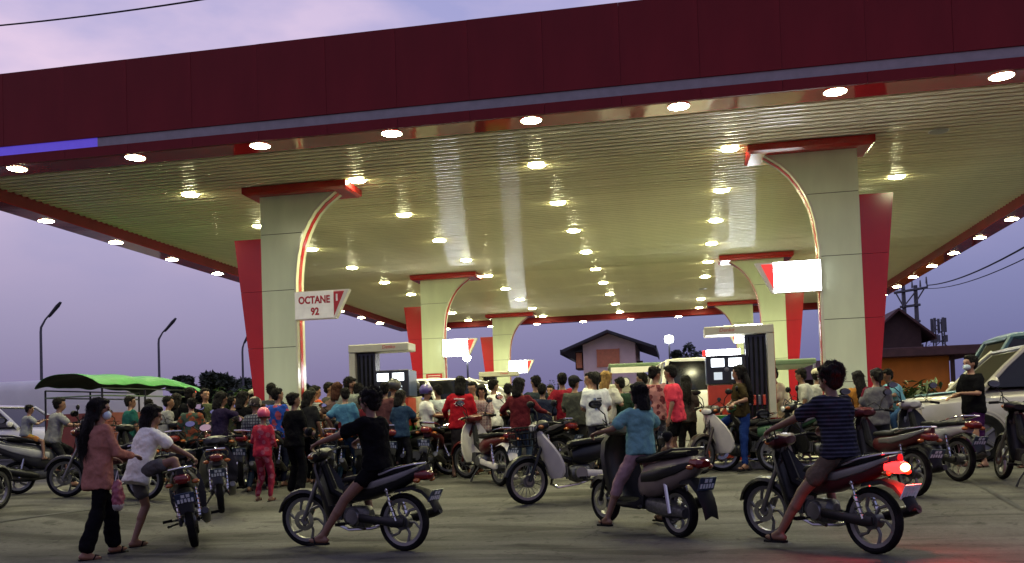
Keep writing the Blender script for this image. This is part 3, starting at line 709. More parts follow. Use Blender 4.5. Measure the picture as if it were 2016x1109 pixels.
def mirrors(pr, x, z, y=.16, up=.21, out=.13):
    for s in (-1, 1):
        i = pr.part(MB().tube([(x, s*y, z), (x-.0, s*(y+.03), z+up*.6), (x+.02, s*(y+out), z+up)], .007, 5), 'mirror_stem', 'black_plastic', None, True)
        rot = Matrix.Rotation(s*R(-8), 3, 'Z')
        pr.part(MB().ell((x+.03, s*(y+out), z+up+.02), (.025, .075, .045), 12, 7, rot), 'mirror_shell', 'black_plastic', i, True)
        m_ = MB().lathe([(.001, 0), (1, 0)], 14, Matrix.Translation((x+.003, s*(y+out), z+up+.02)) @ rot.to_4x4() @ Matrix.Diagonal((.04, .066, .038, 1)) @ Matrix.Rotation(R(90), 4, 'Z'))
        pr.part(m_, 'mirror_glass', 'mirror', i, True)
def plate(pr, x, z, tilt):
    rot = Matrix.Rotation(tilt, 3, 'Y'); i = pr.part(MB().box((x, 0, z), (.008, .19, .13), rot), 'number_plate', 'plate_dark', None, smooth=0)
    m_ = MB()
    for k in range(2): m_.box(Vector((x, 0, z))+rot @ Vector((-.006, -.03+k*.05, .032)), (.003, .035, .035), rot)
    for k in range(5): m_.box(Vector((x, 0, z))+rot @ Vector((-.006, -.068+k*.034, -.022)), (.003, .022, .045), rot)
    pr.part(m_, 'plate_marks', 'plate_mark', i, smooth=0)
def underbone(style):
    """style 0: sporty underbone with cast wheels, 1: old step-through with big white leg shield and wire wheels"""
    pr = Proto(); xr, xf, r = -.61, .62, .285
    cast = style == 0
    wheel(pr, xf, r, True, cast, .038, cast); wheel(pr, xr, r, False, cast, .044, False)
    # fork
    top = Vector((.37, 0, .93)); ax = Vector((xf, 0, r)); m_ = MB()
    for s in (-1, 1): m_.tube([ax+Vector((0, s*.075, 0)), ax.lerp(top, .45)+Vector((-.02, s*.075, 0)), top+Vector((.02, s*.06, -.15))], [.022, .024, .02], 8)
    m_.tube([ax.lerp(top, .62), top], .028, 8)
    pr.part(m_, 'fork', 'alloy' if cast else 'paint', None, True, 0 if cast else 2)
    # front fender
    def fender(cx, cz, rad, a0, a1, w, name, front, mat='paint', pt=1, th=.03):
        rings = []
        for k in range(10):
            a = R(a0+(a1-a0)*k/9); d = Vector((_c(a), 0, _s(a))); c = Vector((cx, 0, cz)); ww = w*(.55+.45*math.sin(math.pi*(k+1)/11))
            rings.append([c+d*(rad-th)+Vector((0, ww, 0)), c+d*rad+Vector((0, ww*.7, 0)), c+d*(rad+.012), c+d*rad-Vector((0, ww*.7, 0)), c+d*(rad-th)-Vector((0, ww, 0)), c+d*(rad-.008)])
        return pr.part(MB().loft(rings), name, mat, None, front, pt)
    fender(xf, r, r+.035, 15, 165, .065, 'front_fender', True, 'paint', 2 if style else 1)
    # headlight cowl, handlebar
    m_ = MB().secx([(.30, 0, .07, .93, 1.0), (.36, 0, .17, .90, 1.03), (.43, 0, .155, .88, 1.02), (.49, 0, .10, .88, .99), (.51, 0, .07, .90, .97)], 16)
    ci = pr.part(m_, 'headlight_cowl', 'paint', None, True, 2)
    pr.part(MB().secx([(.49, 0, .10, .89, .985), (.515, 0, .08, .90, .975), (.525, 0, .04, .92, .955)], 14), 'headlight', 'lens_clear', ci, True)
    for s in (-1, 1): pr.part(MB().ell((.45, s*.14, .95), (.04, .025, .025), 8, 6), 'turn_signal', 'lens_amber', ci, True)
    m_ = MB().tube([(.27, .37, .985), (.31, .24, 1.0), (.36, .1, .99), (.36, -.1, .99), (.31, -.24, 1.0), (.27, -.37, .985)], .012, 7)
    hi = pr.part(m_, 'handlebar', 'dark_alloy', None, True)
    for s in (-1, 1):
        pr.part(MB().tube([(.27, s*.375, .985), (.305, s*.255, 1.0)], .018, 8), 'grip', 'rubber', hi, True)
        pr.part(MB().tube([(.33, s*.25, 1.005), (.345, s*.3, 1.0), (.31, s*.4, .985)], .006, 5), 'brake_lever', 'alloy', hi, True)
    mirrors(pr, .32, 1.0, .19)
    for s in (-1, 1): pr.part(MB().tube([(.31, s*.24, 1.0), (.42, s*.19, 1.09), (.47, s*.08, 1.02), (.46, s*.03, .86), (.50, s*.05, .62)], .006, 5), 'cable', 'black_plastic', hi, True)
    # leg shield
    rings = []
    big = 1.16 if style else .86
    for (x, z, w, c) in ((.40, .90, .09, .02), (.40, .82, .15, .05), (.37, .70, .20, .09), (.335, .58, .225, .12), (.30, .46, .225, .13), (.27, .36, .20, .11), (.24, .29, .15, .06)):
        w *= big; row = []
        for k in range(9):
            u = -1+k/4; row.append(Vector((x+.07-c*u*u*(1.1 if style else 1.3), u*w, z)))
        row += [p-Vector((.03, 0, 0)) for p in reversed(row)]; rings.append(row)
    pr.part(MB().loft(rings), 'leg_shield', 'paint', None, False, 1)
    # frame spine and engine
    pr.part(MB().tube([(.37, 0, .85), (.25, 0, .58), (.05, 0, .50), (-.2, 0, .55), (-.35, 0, .66)], [.04, .05, .05, .05, .04], 8), 'frame', 'black_plastic')
    m_ = MB().secx([(-.22, 0, .05, .28, .40), (-.18, 0, .10, .22, .44), (-.02, 0, .115, .21, .44), (.06, 0, .10, .25, .42), (.08, 0, .07, .28, .42)], 14)
    for k in range(6): m_.box((.11+k*.022, 0, .37), (.011, .15-.006*k, .15))
    m_.box((.25, 0, .37), (.04, .12, .13))
    ei = pr.part(m_, 'engine', 'engine_metal')
    pr.part(MB().lathe([(.001, .125), (.075, .125), (.09, .10), (.09, .05)], 18, Matrix.Translation((-.06, 0, .33))), 'engine_cover', 'alloy', ei)
    # footrests, kickstand, gear
    m_ = MB().tube([(-.02, -.3, .27), (-.02, .3, .27)], .011, 6)
    fi = pr.part(m_, 'footrest_bar', 'dark_alloy')
    for s in (-1, 1): pr.part(MB().box((-.02, s*.255, .275), (.05, .10, .03)), 'footpeg', 'rubber', fi)
    pr.part(MB().tube([(-.08, .1, .24), (-.10, .2, .1), (-.11, .24, .01)], [.012, .011, .016], 6), 'kickstand', 'dark_alloy')
    # swing arm, chain case, shocks
    for s in (-1, 1):
        pr.part(MB().tube([(-.16, s*.08, .33), (xr, s*.085, r)], [.022, .02], 7), 'swing_arm', 'dark_alloy')
        m_ = MB().tube([(xr+.02, s*.105, r+.02), (xr+.10, s*.105, .50)], .018, 8).tube([(xr+.10, s*.105, .50), (xr+.14, s*.105, .64)], .011, 6)
        for k in range(6): m_.lathe([(.02, 0), (.03, 0), (.03, .011), (.02, .011)], 10, Matrix.Translation((xr+.045+.016*k, s*.105, .345+.05*k)) @ Matrix.Rotation(R(90), 4, 'X'), True)
        pr.part(m_, 'shock_absorber', 'chrome')
    pr.part(MB().secx([(-.67, .095, .015, r-.035, r+.04), (-.6, .1, .02, r-.05, r+.055), (-.35, .1, .02, .265, .345), (-.14, .1, .018, .28, .37)], 10), 'chain_case', 'paint' if style else 'dark_alloy', None, False, 1 if style else 0)
    # exhaust
    ex = MB().tube([(.26, -.06, .31), (.28, -.10, .22), (.18, -.14, .17), (-.1, -.15, .19), (-.3, -.16, .24)], .019, 8)
    ei = pr.part(ex, 'exhaust_pipe', 'chrome')
    pr.part(MB().tube([(-.28, -.165, .23), (-.34, -.165, .245), (-.85, -.17, .37), (-.93, -.17, .39)], [.03, .045, .05, .035], 12), 'muffler', 'engine_metal' if style else 'dark_alloy', ei)
    # body: under-seat and tail
    if style == 0:
        secs = [(.08, 0, .075, .50, .66), (-.05, 0, .11, .47, .70), (-.25, 0, .135, .50, .735), (-.45, 0, .13, .56, .765), (-.65, 0, .105, .64, .80), (-.82, 0, .07, .72, .84), (-.90, 0, .035, .77, .855)]
        seat = [(.10, 0, .06, .67, .70), (.05, 0, .10, .67, .735), (-.12, 0, .125, .68, .765), (-.30, 0, .13, .70, .775), (-.40, 0, .125, .72, .815), (-.60, 0, .115, .75, .845), (-.74, 0, .08, .79, .86), (-.78, 0, .04, .81, .855)]
    else:
        secs = [(.02, 0, .07, .46, .62), (-.12, 0, .12, .42, .68), (-.3, 0, .135, .46, .70), (-.5, 0, .12, .55, .73), (-.7, 0, .09, .62, .74), (-.80, 0, .06, .64, .72)]
        seat = [(.06, 0, .06, .66, .70), (.02, 0, .11, .66, .74), (-.15, 0, .13, .67, .76), (-.35, 0, .13, .68, .765), (-.55, 0, .12, .71, .785), (-.68, 0, .10, .73, .79), (-.72, 0, .05, .74, .77)]
    pr.part(MB().secx(secs, 14, 2.4), 'side_panel', 'paint', None, False, 2)
    pr.part(MB().secx(seat, 14, 3), 'seat', 'vinyl')
    if style == 0:
        for s in (-1, 1): pr.part(MB().secx([(-.1, s*.118, .012, .60, .66), (-.35, s*.137, .013, .62, .70), (-.62, s*.115, .012, .70, .77), (-.84, s*.072, .008, .80, .835)], 8), 'side_stripe', 'alloy')
    # rear fender, lamp, plate, rail
    rings = []
    for (x, z, w) in ((-.55, .60, .075), (-.75, .64, .085), (-.88, .60, .085), (-.96, .52, .08), (-1.02, .42, .07)):
        rings.append([Vector((x, w, z-.03)), Vector((x, w*.8, z)), Vector((x, 0, z+.015)), Vector((x, -w*.8, z)), Vector((x, -w, z-.03)), Vector((x, 0, z))])
    pr.part(MB().loft(rings), 'rear_fender', 'paint' if style else 'black_plastic', None, False, 1 if style else 0)
    ti = pr.part(MB().secx([(-.80, 0, .085, .70, .79), (-.89, 0, .085, .69, .80), (-.935, 0, .065, .70, .785), (-.95, 0, .03, .72, .77)], 12), 'tail_light', 'lens_red')
    for s in (-1, 1): pr.part(MB().ell((-.86, s*.13, .70), (.035, .04, .025), 8, 6), 'turn_signal', 'lens_amber', ti)
    plate(pr, -.985, .55, R(-28))
    rail = [(-.42, .14, .76), (-.62, .15, .82), (-.82, .11, .86), (-.87, 0, .865), (-.82, -.11, .86), (-.62, -.15, .82), (-.42, -.14, .76)]
    gi = pr.part(MB().tube(rail, .011, 6), 'grab_rail', 'chrome')
    if style:
        m_ = MB()
        for k in range(4): m_.tube([(-.66-.055*k, .13-.01*k, .835+.008*k), (-.66-.055*k, -.13+.01*k, .835+.008*k)], .006, 5)
        pr.part(m_, 'luggage_bar', 'chrome', gi)
        # wire basket on the front
    return pr
def scooter():
    pr = Proto(); xr, xf, r = -.60, .63, .24
    wheel(pr, xf, r, True, True, .045, True); wheel(pr, xr, r, False, True, .052, False)
    m_ = MB(); top = Vector((.40, 0, .92)); ax = Vector((xf, 0, r))
    for s in (-1, 1): m_.tube([ax+Vector((0, s*.07, 0)), ax.lerp(top, .5)+Vector((0, s*.07, 0))], .022, 8)
    pr.part(m_, 'fork', 'dark_alloy', None, True)
    rings = []
    for k in range(9):
        a = R(25+120*k/8); d = Vector((_c(a), 0, _s(a))); c = Vector((xf, 0, r)); ww = .07*(.6+.4*math.sin(math.pi*(k+1)/10))
        rings.append([c+d*(r-.01)+Vector((0, ww, 0)), c+d*(r+.035)+Vector((0, ww*.7, 0)), c+d*(r+.045), c+d*(r+.035)-Vector((0, ww*.7, 0)), c+d*(r-.01)-Vector((0, ww, 0)), c+d*(r+.025)])
    pr.part(MB().loft(rings), 'front_fender', 'paint', None, True, 1)
    rings = []
    for (x, z, w, c) in ((.37, .98, .10, .03), (.42, .88, .17, .06), (.43, .74, .21, .10), (.40, .58, .225, .13), (.36, .44, .215, .13), (.30, .33, .19, .10), (.24, .26, .16, .04)):
        row = [Vector((x+.09-c*(-1+k/4)**2, (-1+k/4)*w, z)) for k in range(9)]
        row += [p-Vector((.07, 0, 0)) for p in reversed(row)]; rings.append(row)
    pr.part(MB().loft(rings), 'leg_shield', 'paint', None, False, 1)
    pr.part(MB().secx([(.30, 0, .15, .23, .31), (.1, 0, .17, .22, .29), (-.1, 0, .16, .22, .32), (-.2, 0, .13, .24, .40)], 12, 4), 'floorboard', 'black_plastic')
    ci = pr.part(MB().secx([(.28, 0, .08, .98, 1.06), (.34, 0, .19, .95, 1.09), (.41, 0, .17, .94, 1.07), (.46, 0, .08, .96, 1.03)], 14), 'headlight_cowl', 'paint', None, True, 2)
    pr.part(MB().secx([(.44, 0, .12, .955, 1.03), (.475, 0, .07, .965, 1.02)], 12), 'headlight', 'lens_clear', ci, True)
    hi = pr.part(MB().tube([(.26, .36, 1.03), (.32, .2, 1.04), (.32, -.2, 1.04), (.26, -.36, 1.03)], .012, 7), 'handlebar', 'dark_alloy', None, True)
    for s in (-1, 1): pr.part(MB().tube([(.26, s*.365, 1.03), (.29, s*.25, 1.04)], .018, 8), 'grip', 'rubber', hi, True)
    mirrors(pr, .30, 1.05, .2)
    for s in (-1, 1): pr.part(MB().tube([(.28, s*.25, 1.04), (.38, s*.2, 1.12), (.42, s*.1, 1.05)], .006, 5), 'cable', 'black_plastic', hi, True)
    pr.part(MB().secx([(-.08, 0, .10, .34, .60), (-.18, 0, .15, .33, .68), (-.40, 0, .165, .38, .735), (-.62, 0, .15, .48, .77), (-.82, 0, .10, .60, .80), (-.95, 0, .05, .69, .80)], 14, 2.4), 'side_panel', 'paint', None, False, 2)
    for s in (-1, 1): pr.part(MB().secx([(-.2, s*.145, .014, .50, .60), (-.45, s*.168, .016, .54, .66), (-.7, s*.14, .014, .62, .71), (-.9, s*.07, .01, .72, .76)], 8), 'side_stripe', 'paint', None, False, 1)
    pr.part(MB().secx([(-.02, 0, .07, .68, .72), (-.08, 0, .13, .68, .755), (-.3, 0, .15, .72, .785), (-.42, 0, .145, .74, .82), (-.65, 0, .13, .77, .845), (-.80, 0, .08, .80, .85)], 14, 3), 'seat', 'vinyl')
    m_ = MB().secx([(-.75, -.0, .1, .2, .30), (-.5, 0, .12, .17, .36), (-.2, 0, .11, .2, .36)], 12)
    pr.part(m_, 'engine', 'engine_metal')
    pr.part(MB().tube([(-.35, -.17, .25), (-.45, -.18, .28), (-.80, -.18, .36), (-.86, -.18, .38)], [.03, .06, .06, .04], 12), 'muffler', 'dark_alloy')
    rings = []
    for (x, z, w) in ((-.7, .56, .09), (-.86, .58, .10), (-.96, .50, .10), (-1.03, .38, .09), (-1.06, .26, .08)):
        rings.append([Vector((x, w, z-.04)), Vector((x, w*.8, z)), Vector((x, 0, z+.015)), Vector((x, -w*.8, z)), Vector((x, -w, z-.04)), Vector((x, 0, z-.005))])
    pr.part(MB().loft(rings), 'rear_fender', 'black_plastic')
    ti = pr.part(MB().secx([(-.85, 0, .095, .70, .78), (-.95, 0, .09, .68, .78), (-.99, 0, .05, .70, .76)], 12), 'tail_light', 'lens_red')
    for s in (-1, 1): pr.part(MB().ell((-.9, s*.12, .70), (.035, .035, .025), 8, 6), 'turn_signal', 'lens_amber', ti)
    plate(pr, -1.0, .55, R(-20))
    for s in (-1, 1): pr.part(MB().tube([(xr, s*.12, r), (xr+.08, s*.12, .60)], .022, 8), 'shock_absorber', 'chrome')
    pr.part(MB().tube([(-.42, .155, .78), (-.7, .15, .86), (-.86, .08, .87), (-.88, 0, .87), (-.86, -.08, .87), (-.7, -.15, .86), (-.42, -.155, .78)], .014, 6), 'grab_rail', 'dark_alloy')
    pr.part(MB().tube([(-.1, .12, .22), (-.14, .2, .1), (-.16, .25, .01)], [.012, .011, .016], 6), 'kickstand', 'dark_alloy')
    return pr
PROTO = {'sport': underbone(0), 'cub': underbone(1), 'scooter': scooter()}
WB = 1.23
RIDDEN = ('rider', 'scooter ridden', 'under the', 'carrying', 'being mounted')
def bike(kind, loc, heading, c1, c2, label, steer=0, lean=0, lit=False, pitch=0, name='motorbike', mats=None):
    pr = PROTO[kind]; root = empty(name, loc, 0, label, 'scooter' if kind == 'scooter' else 'motorbike', 'motorbikes queueing at the petrol station')
    root.rotation_euler = (lean, -pitch, heading); root.scale = (random.Random(label).uniform(.97, 1.04),)*3
    p0 = Vector((.38, 0, .92)); ax = Vector((-.25, 0, .65)).normalized()
    S = Matrix.Translation(p0) @ Matrix.Rotation(steer, 4, ax) @ Matrix.Translation(-p0); objs = []
    for me, nm, par, front, paint in pr.items:
        o = bpy.data.objects.new(nm, me); COL.objects.link(o); o.parent = objs[par] if par is not None else root
        if nm == 'kickstand' and any(k in label for k in RIDDEN):       # folded back while ridden
            o.matrix_basis = Matrix.Translation((-.08, .1, .24)) @ Matrix.Rotation(R(82), 4, 'Y') @ Matrix.Translation((.08, -.1, -.24))
        if front and par is None: o.matrix_basis = S
        if paint: o.color = (*(c1 if paint == 1 else c2), 1)
        if mats and nm in mats:
            o.material_slots[0].link = 'OBJECT'; o.material_slots[0].material = MATS[mats[nm]]
        objs.append(o)
    return root
def place(rear, front, sgn=1):
    """ground spot and heading from where the rear wheel touches and where the front wheel touches in the picture"""
    A = ground_at(*rear); best = None
    for k in range(720):
        a = R(k/2); x = A.x+_c(a)*WB; y = A.y+_s(a)*WB; q = proj((x, y, gz(x, y)))
        e = abs(q[0]-front[0])+.5*abs(q[1]-front[1])
        if best is None or e < best[0]: best = (e, a)
    a = best[1]; x = A.x+_c(a)*WB/2; y = A.y+_s(a)*WB/2
    za, zb = gz(A.x, A.y), gz(A.x+_c(a)*WB, A.y+_s(a)*WB)
    return Vector((x, y, (za+zb)/2)), a, math.atan2(zb-za, WB)
BL, SIL, WH, RED, MAR, GRY, BLU = (.007, .007, .008), (.30, .30, .31), (.52, .49, .44), (.16, .010, .012), (.055, .008, .012), (.055, .055, .058), (.018, .035, .10)
BK = {}
def bk(key, kind, rear, front, c1, c2, label, **k):
    loc, a, pt = place(rear, front); BK[key] = (loc, a, bike(kind, loc, a, c1, c2, label, pitch=pt, **k))
def bkw(key, kind, px, py, heading, c1, c2, label, y=None, **k):    # rear wheel spot and a world heading
    P = ground_at(px, py) if y is None else aty(px, py, y); a = R(heading)
    x, yy = P.x+_c(a)*WB/2, P.y+_s(a)*WB/2; BK[key] = (Vector((x, yy, gz(x, yy))), a, bike(kind, (x, yy, gz(x, yy)), a, c1, c2, label, **k))
bk('rider1', 'sport', (800, 1085), (605, 1066), BL, BL, 'black motorbike with silver seat stripe under the all-black rider', steer=R(14))
bk('rider5', 'sport', (1725, 1091), (1513, 1048), BL, MAR, 'dark motorbike with glowing red tail light under the striped shirt rider', steer=R(8), mats={'tail_light': 'tail_lit', 'number_plate': 'plate_mark'})
bk('rider4', 'scooter', (1338, 1058), (1196, 1000), BL, (.16, .13, .115), 'brown and black scooter ridden by the woman in the teal shirt')
bk('cub_big', 'cub', (1222, 975), (1045, 997), WH, BL, 'parked motorbike with large cream leg shield beside the teal shirt rider', steer=R(10), lean=R(3))
bk('cub_right', 'cub', (1512, 922), (1385, 928), WH, (.02, .012, .012), 'cream shielded motorbike in front of the red dispenser', steer=R(12), lean=R(3))
bk('cub_mid', 'cub', (985, 957), (915, 940), WH, (.07, .008, .008), 'small cream shielded motorbike parked behind the man in the red printed shirt', steer=R(20), lean=R(4))
bkw('mount', 'sport', 385, 1080, 119, GRY, BL, 'motorbike seen from behind being mounted by the woman in white', lean=R(-9))
bkw('rear2', 'cub', 437, 1018, 118, BL, GRY, 'motorbike seen from behind with red tail lamp and blue plate, next in line', lean=R(-4))
bk('leftmost_b', 'sport', (285, 985), (130, 989), BL, MAR, 'dark motorbike parked behind the woman in the salmon blouse', steer=R(10))
bkw('scoot_left', 'scooter', 36, 973, 50, (.30, .30, .29), GRY, 'grey scooter at the left edge carrying a man and a boy')
bk('edge_wheel', 'cub', (-130, 1045), (-2, 1031), BL, GRY, 'motorbike cut off by the left edge with only its wheel showing')
bkw('crowd_a', 'cub', 480, 968, 105, BL, GRY, 'dark motorbike standing beside the child in pink', lean=R(3))
bkw('crowd_b', 'sport', 545, 945, 112, (.05, .16, .08), GRY, 'dark green motorbike behind the child in pink', lean=R(3))
bkw('girl', 'cub', 617, 940, 112, BL, GRY, 'motorbike with a plate seen from behind under the girl in the striped shirt')
bkw('crowd_c', 'sport', 808, 918, 106, BL, GRY, 'motorbike with pale plate seen from behind next to the black rider', lean=R(3))
bkw('crowd_d', 'cub', 850, 925, 85, BL, BL, 'dark motorbike beside the woman in teal trousers')
bkw('crowd_e', 'sport', 1085, 905, 80, BLU, BL, 'dark blue motorbike standing before the man in dark grey', lean=R(3))
bkw('crowd_f', 'sport', 1180, 925, 165, (.10, .12, .03), BL, 'motorbike with silver cowl just behind the cream shield one', lean=R(3), y=None)
bk('right_a', 'sport', (1800, 978), (1672, 930), BL, MAR, 'motorbike with silver tail stripe and maroon cover behind the striped rider', lean=R(2))
bk('right_b', 'cub', (1888, 948), (1768, 905), BL, SIL, 'motorbike with chrome rear rack next to the drain at the right', lean=R(2))
bk('right_c', 'sport', (2090, 975), (1975, 928), BL, BL, 'black motorbike cut by the right edge near the woman in purple', steer=R(-10), lean=R(3))
bkw('boy', 'cub', 1822, 905, 200, GRY, WH, 'motorbike with chrome headlight carrying the boy in light blue')
bk('crowd_g', 'sport', (1650, 905), (1545, 905), (.5, .5, .46), BL, 'motorbike with white front beside the attendant in cream', steer=R(15))
bkw('crowd_h', 'cub', 330, 940, 80, BL, GRY, 'dark motorbike standing near the green tarp among the left crowd')
bkw('crowd_i', 'sport', 395, 940, 105, BL, BL, 'black motorbike in front of the boy in camouflage shirt')
bkw('crowd_j', 'sport', 700, 925, 100, BL, MAR, 'dark motorbike beside the boy in the plain blue shirt')
bkw('crowd_k', 'sport', 445, 950, 110, BL, BL, 'black motorbike in the queue just left of the checked shirt')
bkw('crowd_l', 'cub', 510, 925, 100, BL, GRY, 'dark motorbike deep in the queue behind the patterned helmet')
bkw('crowd_m', 'sport', 655, 945, 95, BL, GRY, 'dark motorbike between the striped girl and the boy in plain blue', lean=R(3))
bkw('crowd_n', 'sport', 755, 915, 100, BL, BL, 'black motorbike hidden behind the rider in black')
bkw('crowd_o', 'cub', 885, 935, 200, BL, BL, 'dark motorbike standing across beside the red printed shirt', lean=R(3))
bkw('crowd_p', 'sport', 1035, 925, 100, BL, GRY, 'dark motorbike before the maroon shirt and jeans', lean=R(3))
bkw('crowd_q', 'cub', 1125, 920, 95, BL, BL, 'black motorbike before the dark grey green shirt')
bkw('crowd_r', 'sport', 1235, 915, 100, BL, (.08, .008, .01), 'dark red motorbike left of the pink floral shirt')
bkw('crowd_s', 'sport', 1590, 925, 175, BL, (.05, .12, .05), 'motorbike with dark green cover right of the cream shielded one', lean=R(3))
bkw('crowd_t', 'cub', 1700, 925, 185, BL, BL, 'black motorbike behind the mustard shirt')
bkw('crowd_u', 'sport', 300, 955, 150, BL, BL, 'black motorbike between the salmon blouse and the woman in white', lean=R(3))
bkw('crowd_v', 'sport', 1845, 900, 195, BL, BLU, 'dark blue motorbike before the silver off-road car', lean=R(3))
bkw('crowd_w', 'sport', 352, 962, 116, BL, BL, 'black motorbike seen from behind between the woman in white and camouflage boy', lean=R(-3))
bkw('crowd_x', 'cub', 415, 955, 112, BL, GRY, 'dark motorbike right behind the one with the blue plate', lean=R(3))
bkw('crowd_y', 'sport', 532, 962, 104, (.03, .06, .035), BL, 'dark green motorbike right of the child in pink', lean=R(3))
bkw('crowd_z', 'cub', 655, 958, 104, BL, BL, 'black motorbike left of the front wheel of the black rider', lean=R(3))
bkw('crowd_aa', 'sport', 705, 950, 112, BL, GRY, 'dark motorbike behind the chest of the black rider', lean=R(3))
bkw('crowd_bb', 'sport', 778, 945, 96, BL, BL, 'black motorbike standing in front of the woman in dark blue', lean=R(3))
bkw('crowd_cc', 'cub', 845, 942, 92, BL, MAR, 'dark motorbike in front of the teal trousers', lean=R(3))
bkw('crowd_dd', 'sport', 1100, 935, 150, BL, BL, 'black motorbike between the cream shield one and the printed t-shirt', lean=R(3))
bkw('crowd_ee', 'sport', 1290, 925, 110, BL, BL, 'black motorbike before the pink floral shirt', lean=R(3))
def basket(key):
    root = BK[key][2]; m_ = MB(); x0, x1, y, z0, z1 = .50, .76, .17, .72, .95
    for k in range(7):
        u = k/6
        for s in (-1, 1): m_.tube([(x0+(x1-x0)*u, s*y*.85, z0), (x0+(x1-x0)*u, s*y, z1)], .005, 4)
        for xx in (x0, x1): m_.tube([(xx, -y+2*y*u, z0), (xx, -y+2*y*u, z1)], .005, 4)
        m_.tube([(x0, -y*.85+1.7*y*u, z0), (x1, -y*.85+1.7*y*u, z0)], .005, 4)
    for z in (z0, z0+.08, z0+.16, z1): m_.tube([(x0, -y, z), (x1, -y, z), (x1, y, z), (x0, y, z), (x0, -y, z)], .007, 4)
    m_.build('front_basket', 'black_plastic', root)
for key in ('cub_big', 'crowd_d', 'rear2'): basket(key)
# lit core of the brake lamp
loc, a, root = BK['rider5']
MB().ell((-.945, 0, .745), (.016, .058, .034), 10, 6).build('lamp_core', 'tail_core', root)
TL = bpy.data.lights.new('tail_glow', 'POINT'); TL.energy = 55; TL.color = (1, .03, .02); TL.shadow_soft_size = .03
tl = bpy.data.objects.new('tail_glow', TL); COL.objects.link(tl); tl.parent = root; tl.location = (-1.0, 0, .73)
# ------------------------------------------------------------------ cars, van, trucks, trike
M('car_white', (.74, .73, .66), .28, coat=.4, var=.04)
M('car_silver', (.40, .38, .34), .3, .2, coat=.4, var=.05)
M('car_trim', (.03, .03, .03), .6)
M('car_blue', (.03, .075, .125), .5, var=.12)
M('chrome_soft', (.6, .6, .6), .25, 1)
M('panel_white', (.70, .68, .62), .55, var=.12, scale=.8)
M('stripe_blue', (.02, .07, .16), .5)
M('logo_dark', (.10, .10, .11), .4)
def car_wheel(root, x, y, r, w=.2):
    T = Matrix.Translation((x, y, r)); s = math.copysign(1, y)
    wh = MB().lathe([(r*.62, -w/2), (r*.92, -w/2), (r, -w*.35), (r, w*.35), (r*.92, w/2), (r*.62, w/2)], 24, T).build('wheel', 'rubber', root)
    m_ = MB().lathe([(.001, s*w*.42), (r*.2, s*w*.44), (r*.25, s*w*.3), (r*.58, s*w*.34), (r*.64, s*w*.48), (r*.64, -s*w*.4)], 20, T)
    for k in range(5):
        a = k*1.2566; m_.tube([T @ Vector((r*.15*_c(a), s*w*.40, r*.15*_s(a))), T @ Vector((r*.6*_c(a), s*w*.40, r*.6*_s(a)))], [.05, .035], 6)
    m_.build('rim', 'alloy', wh)
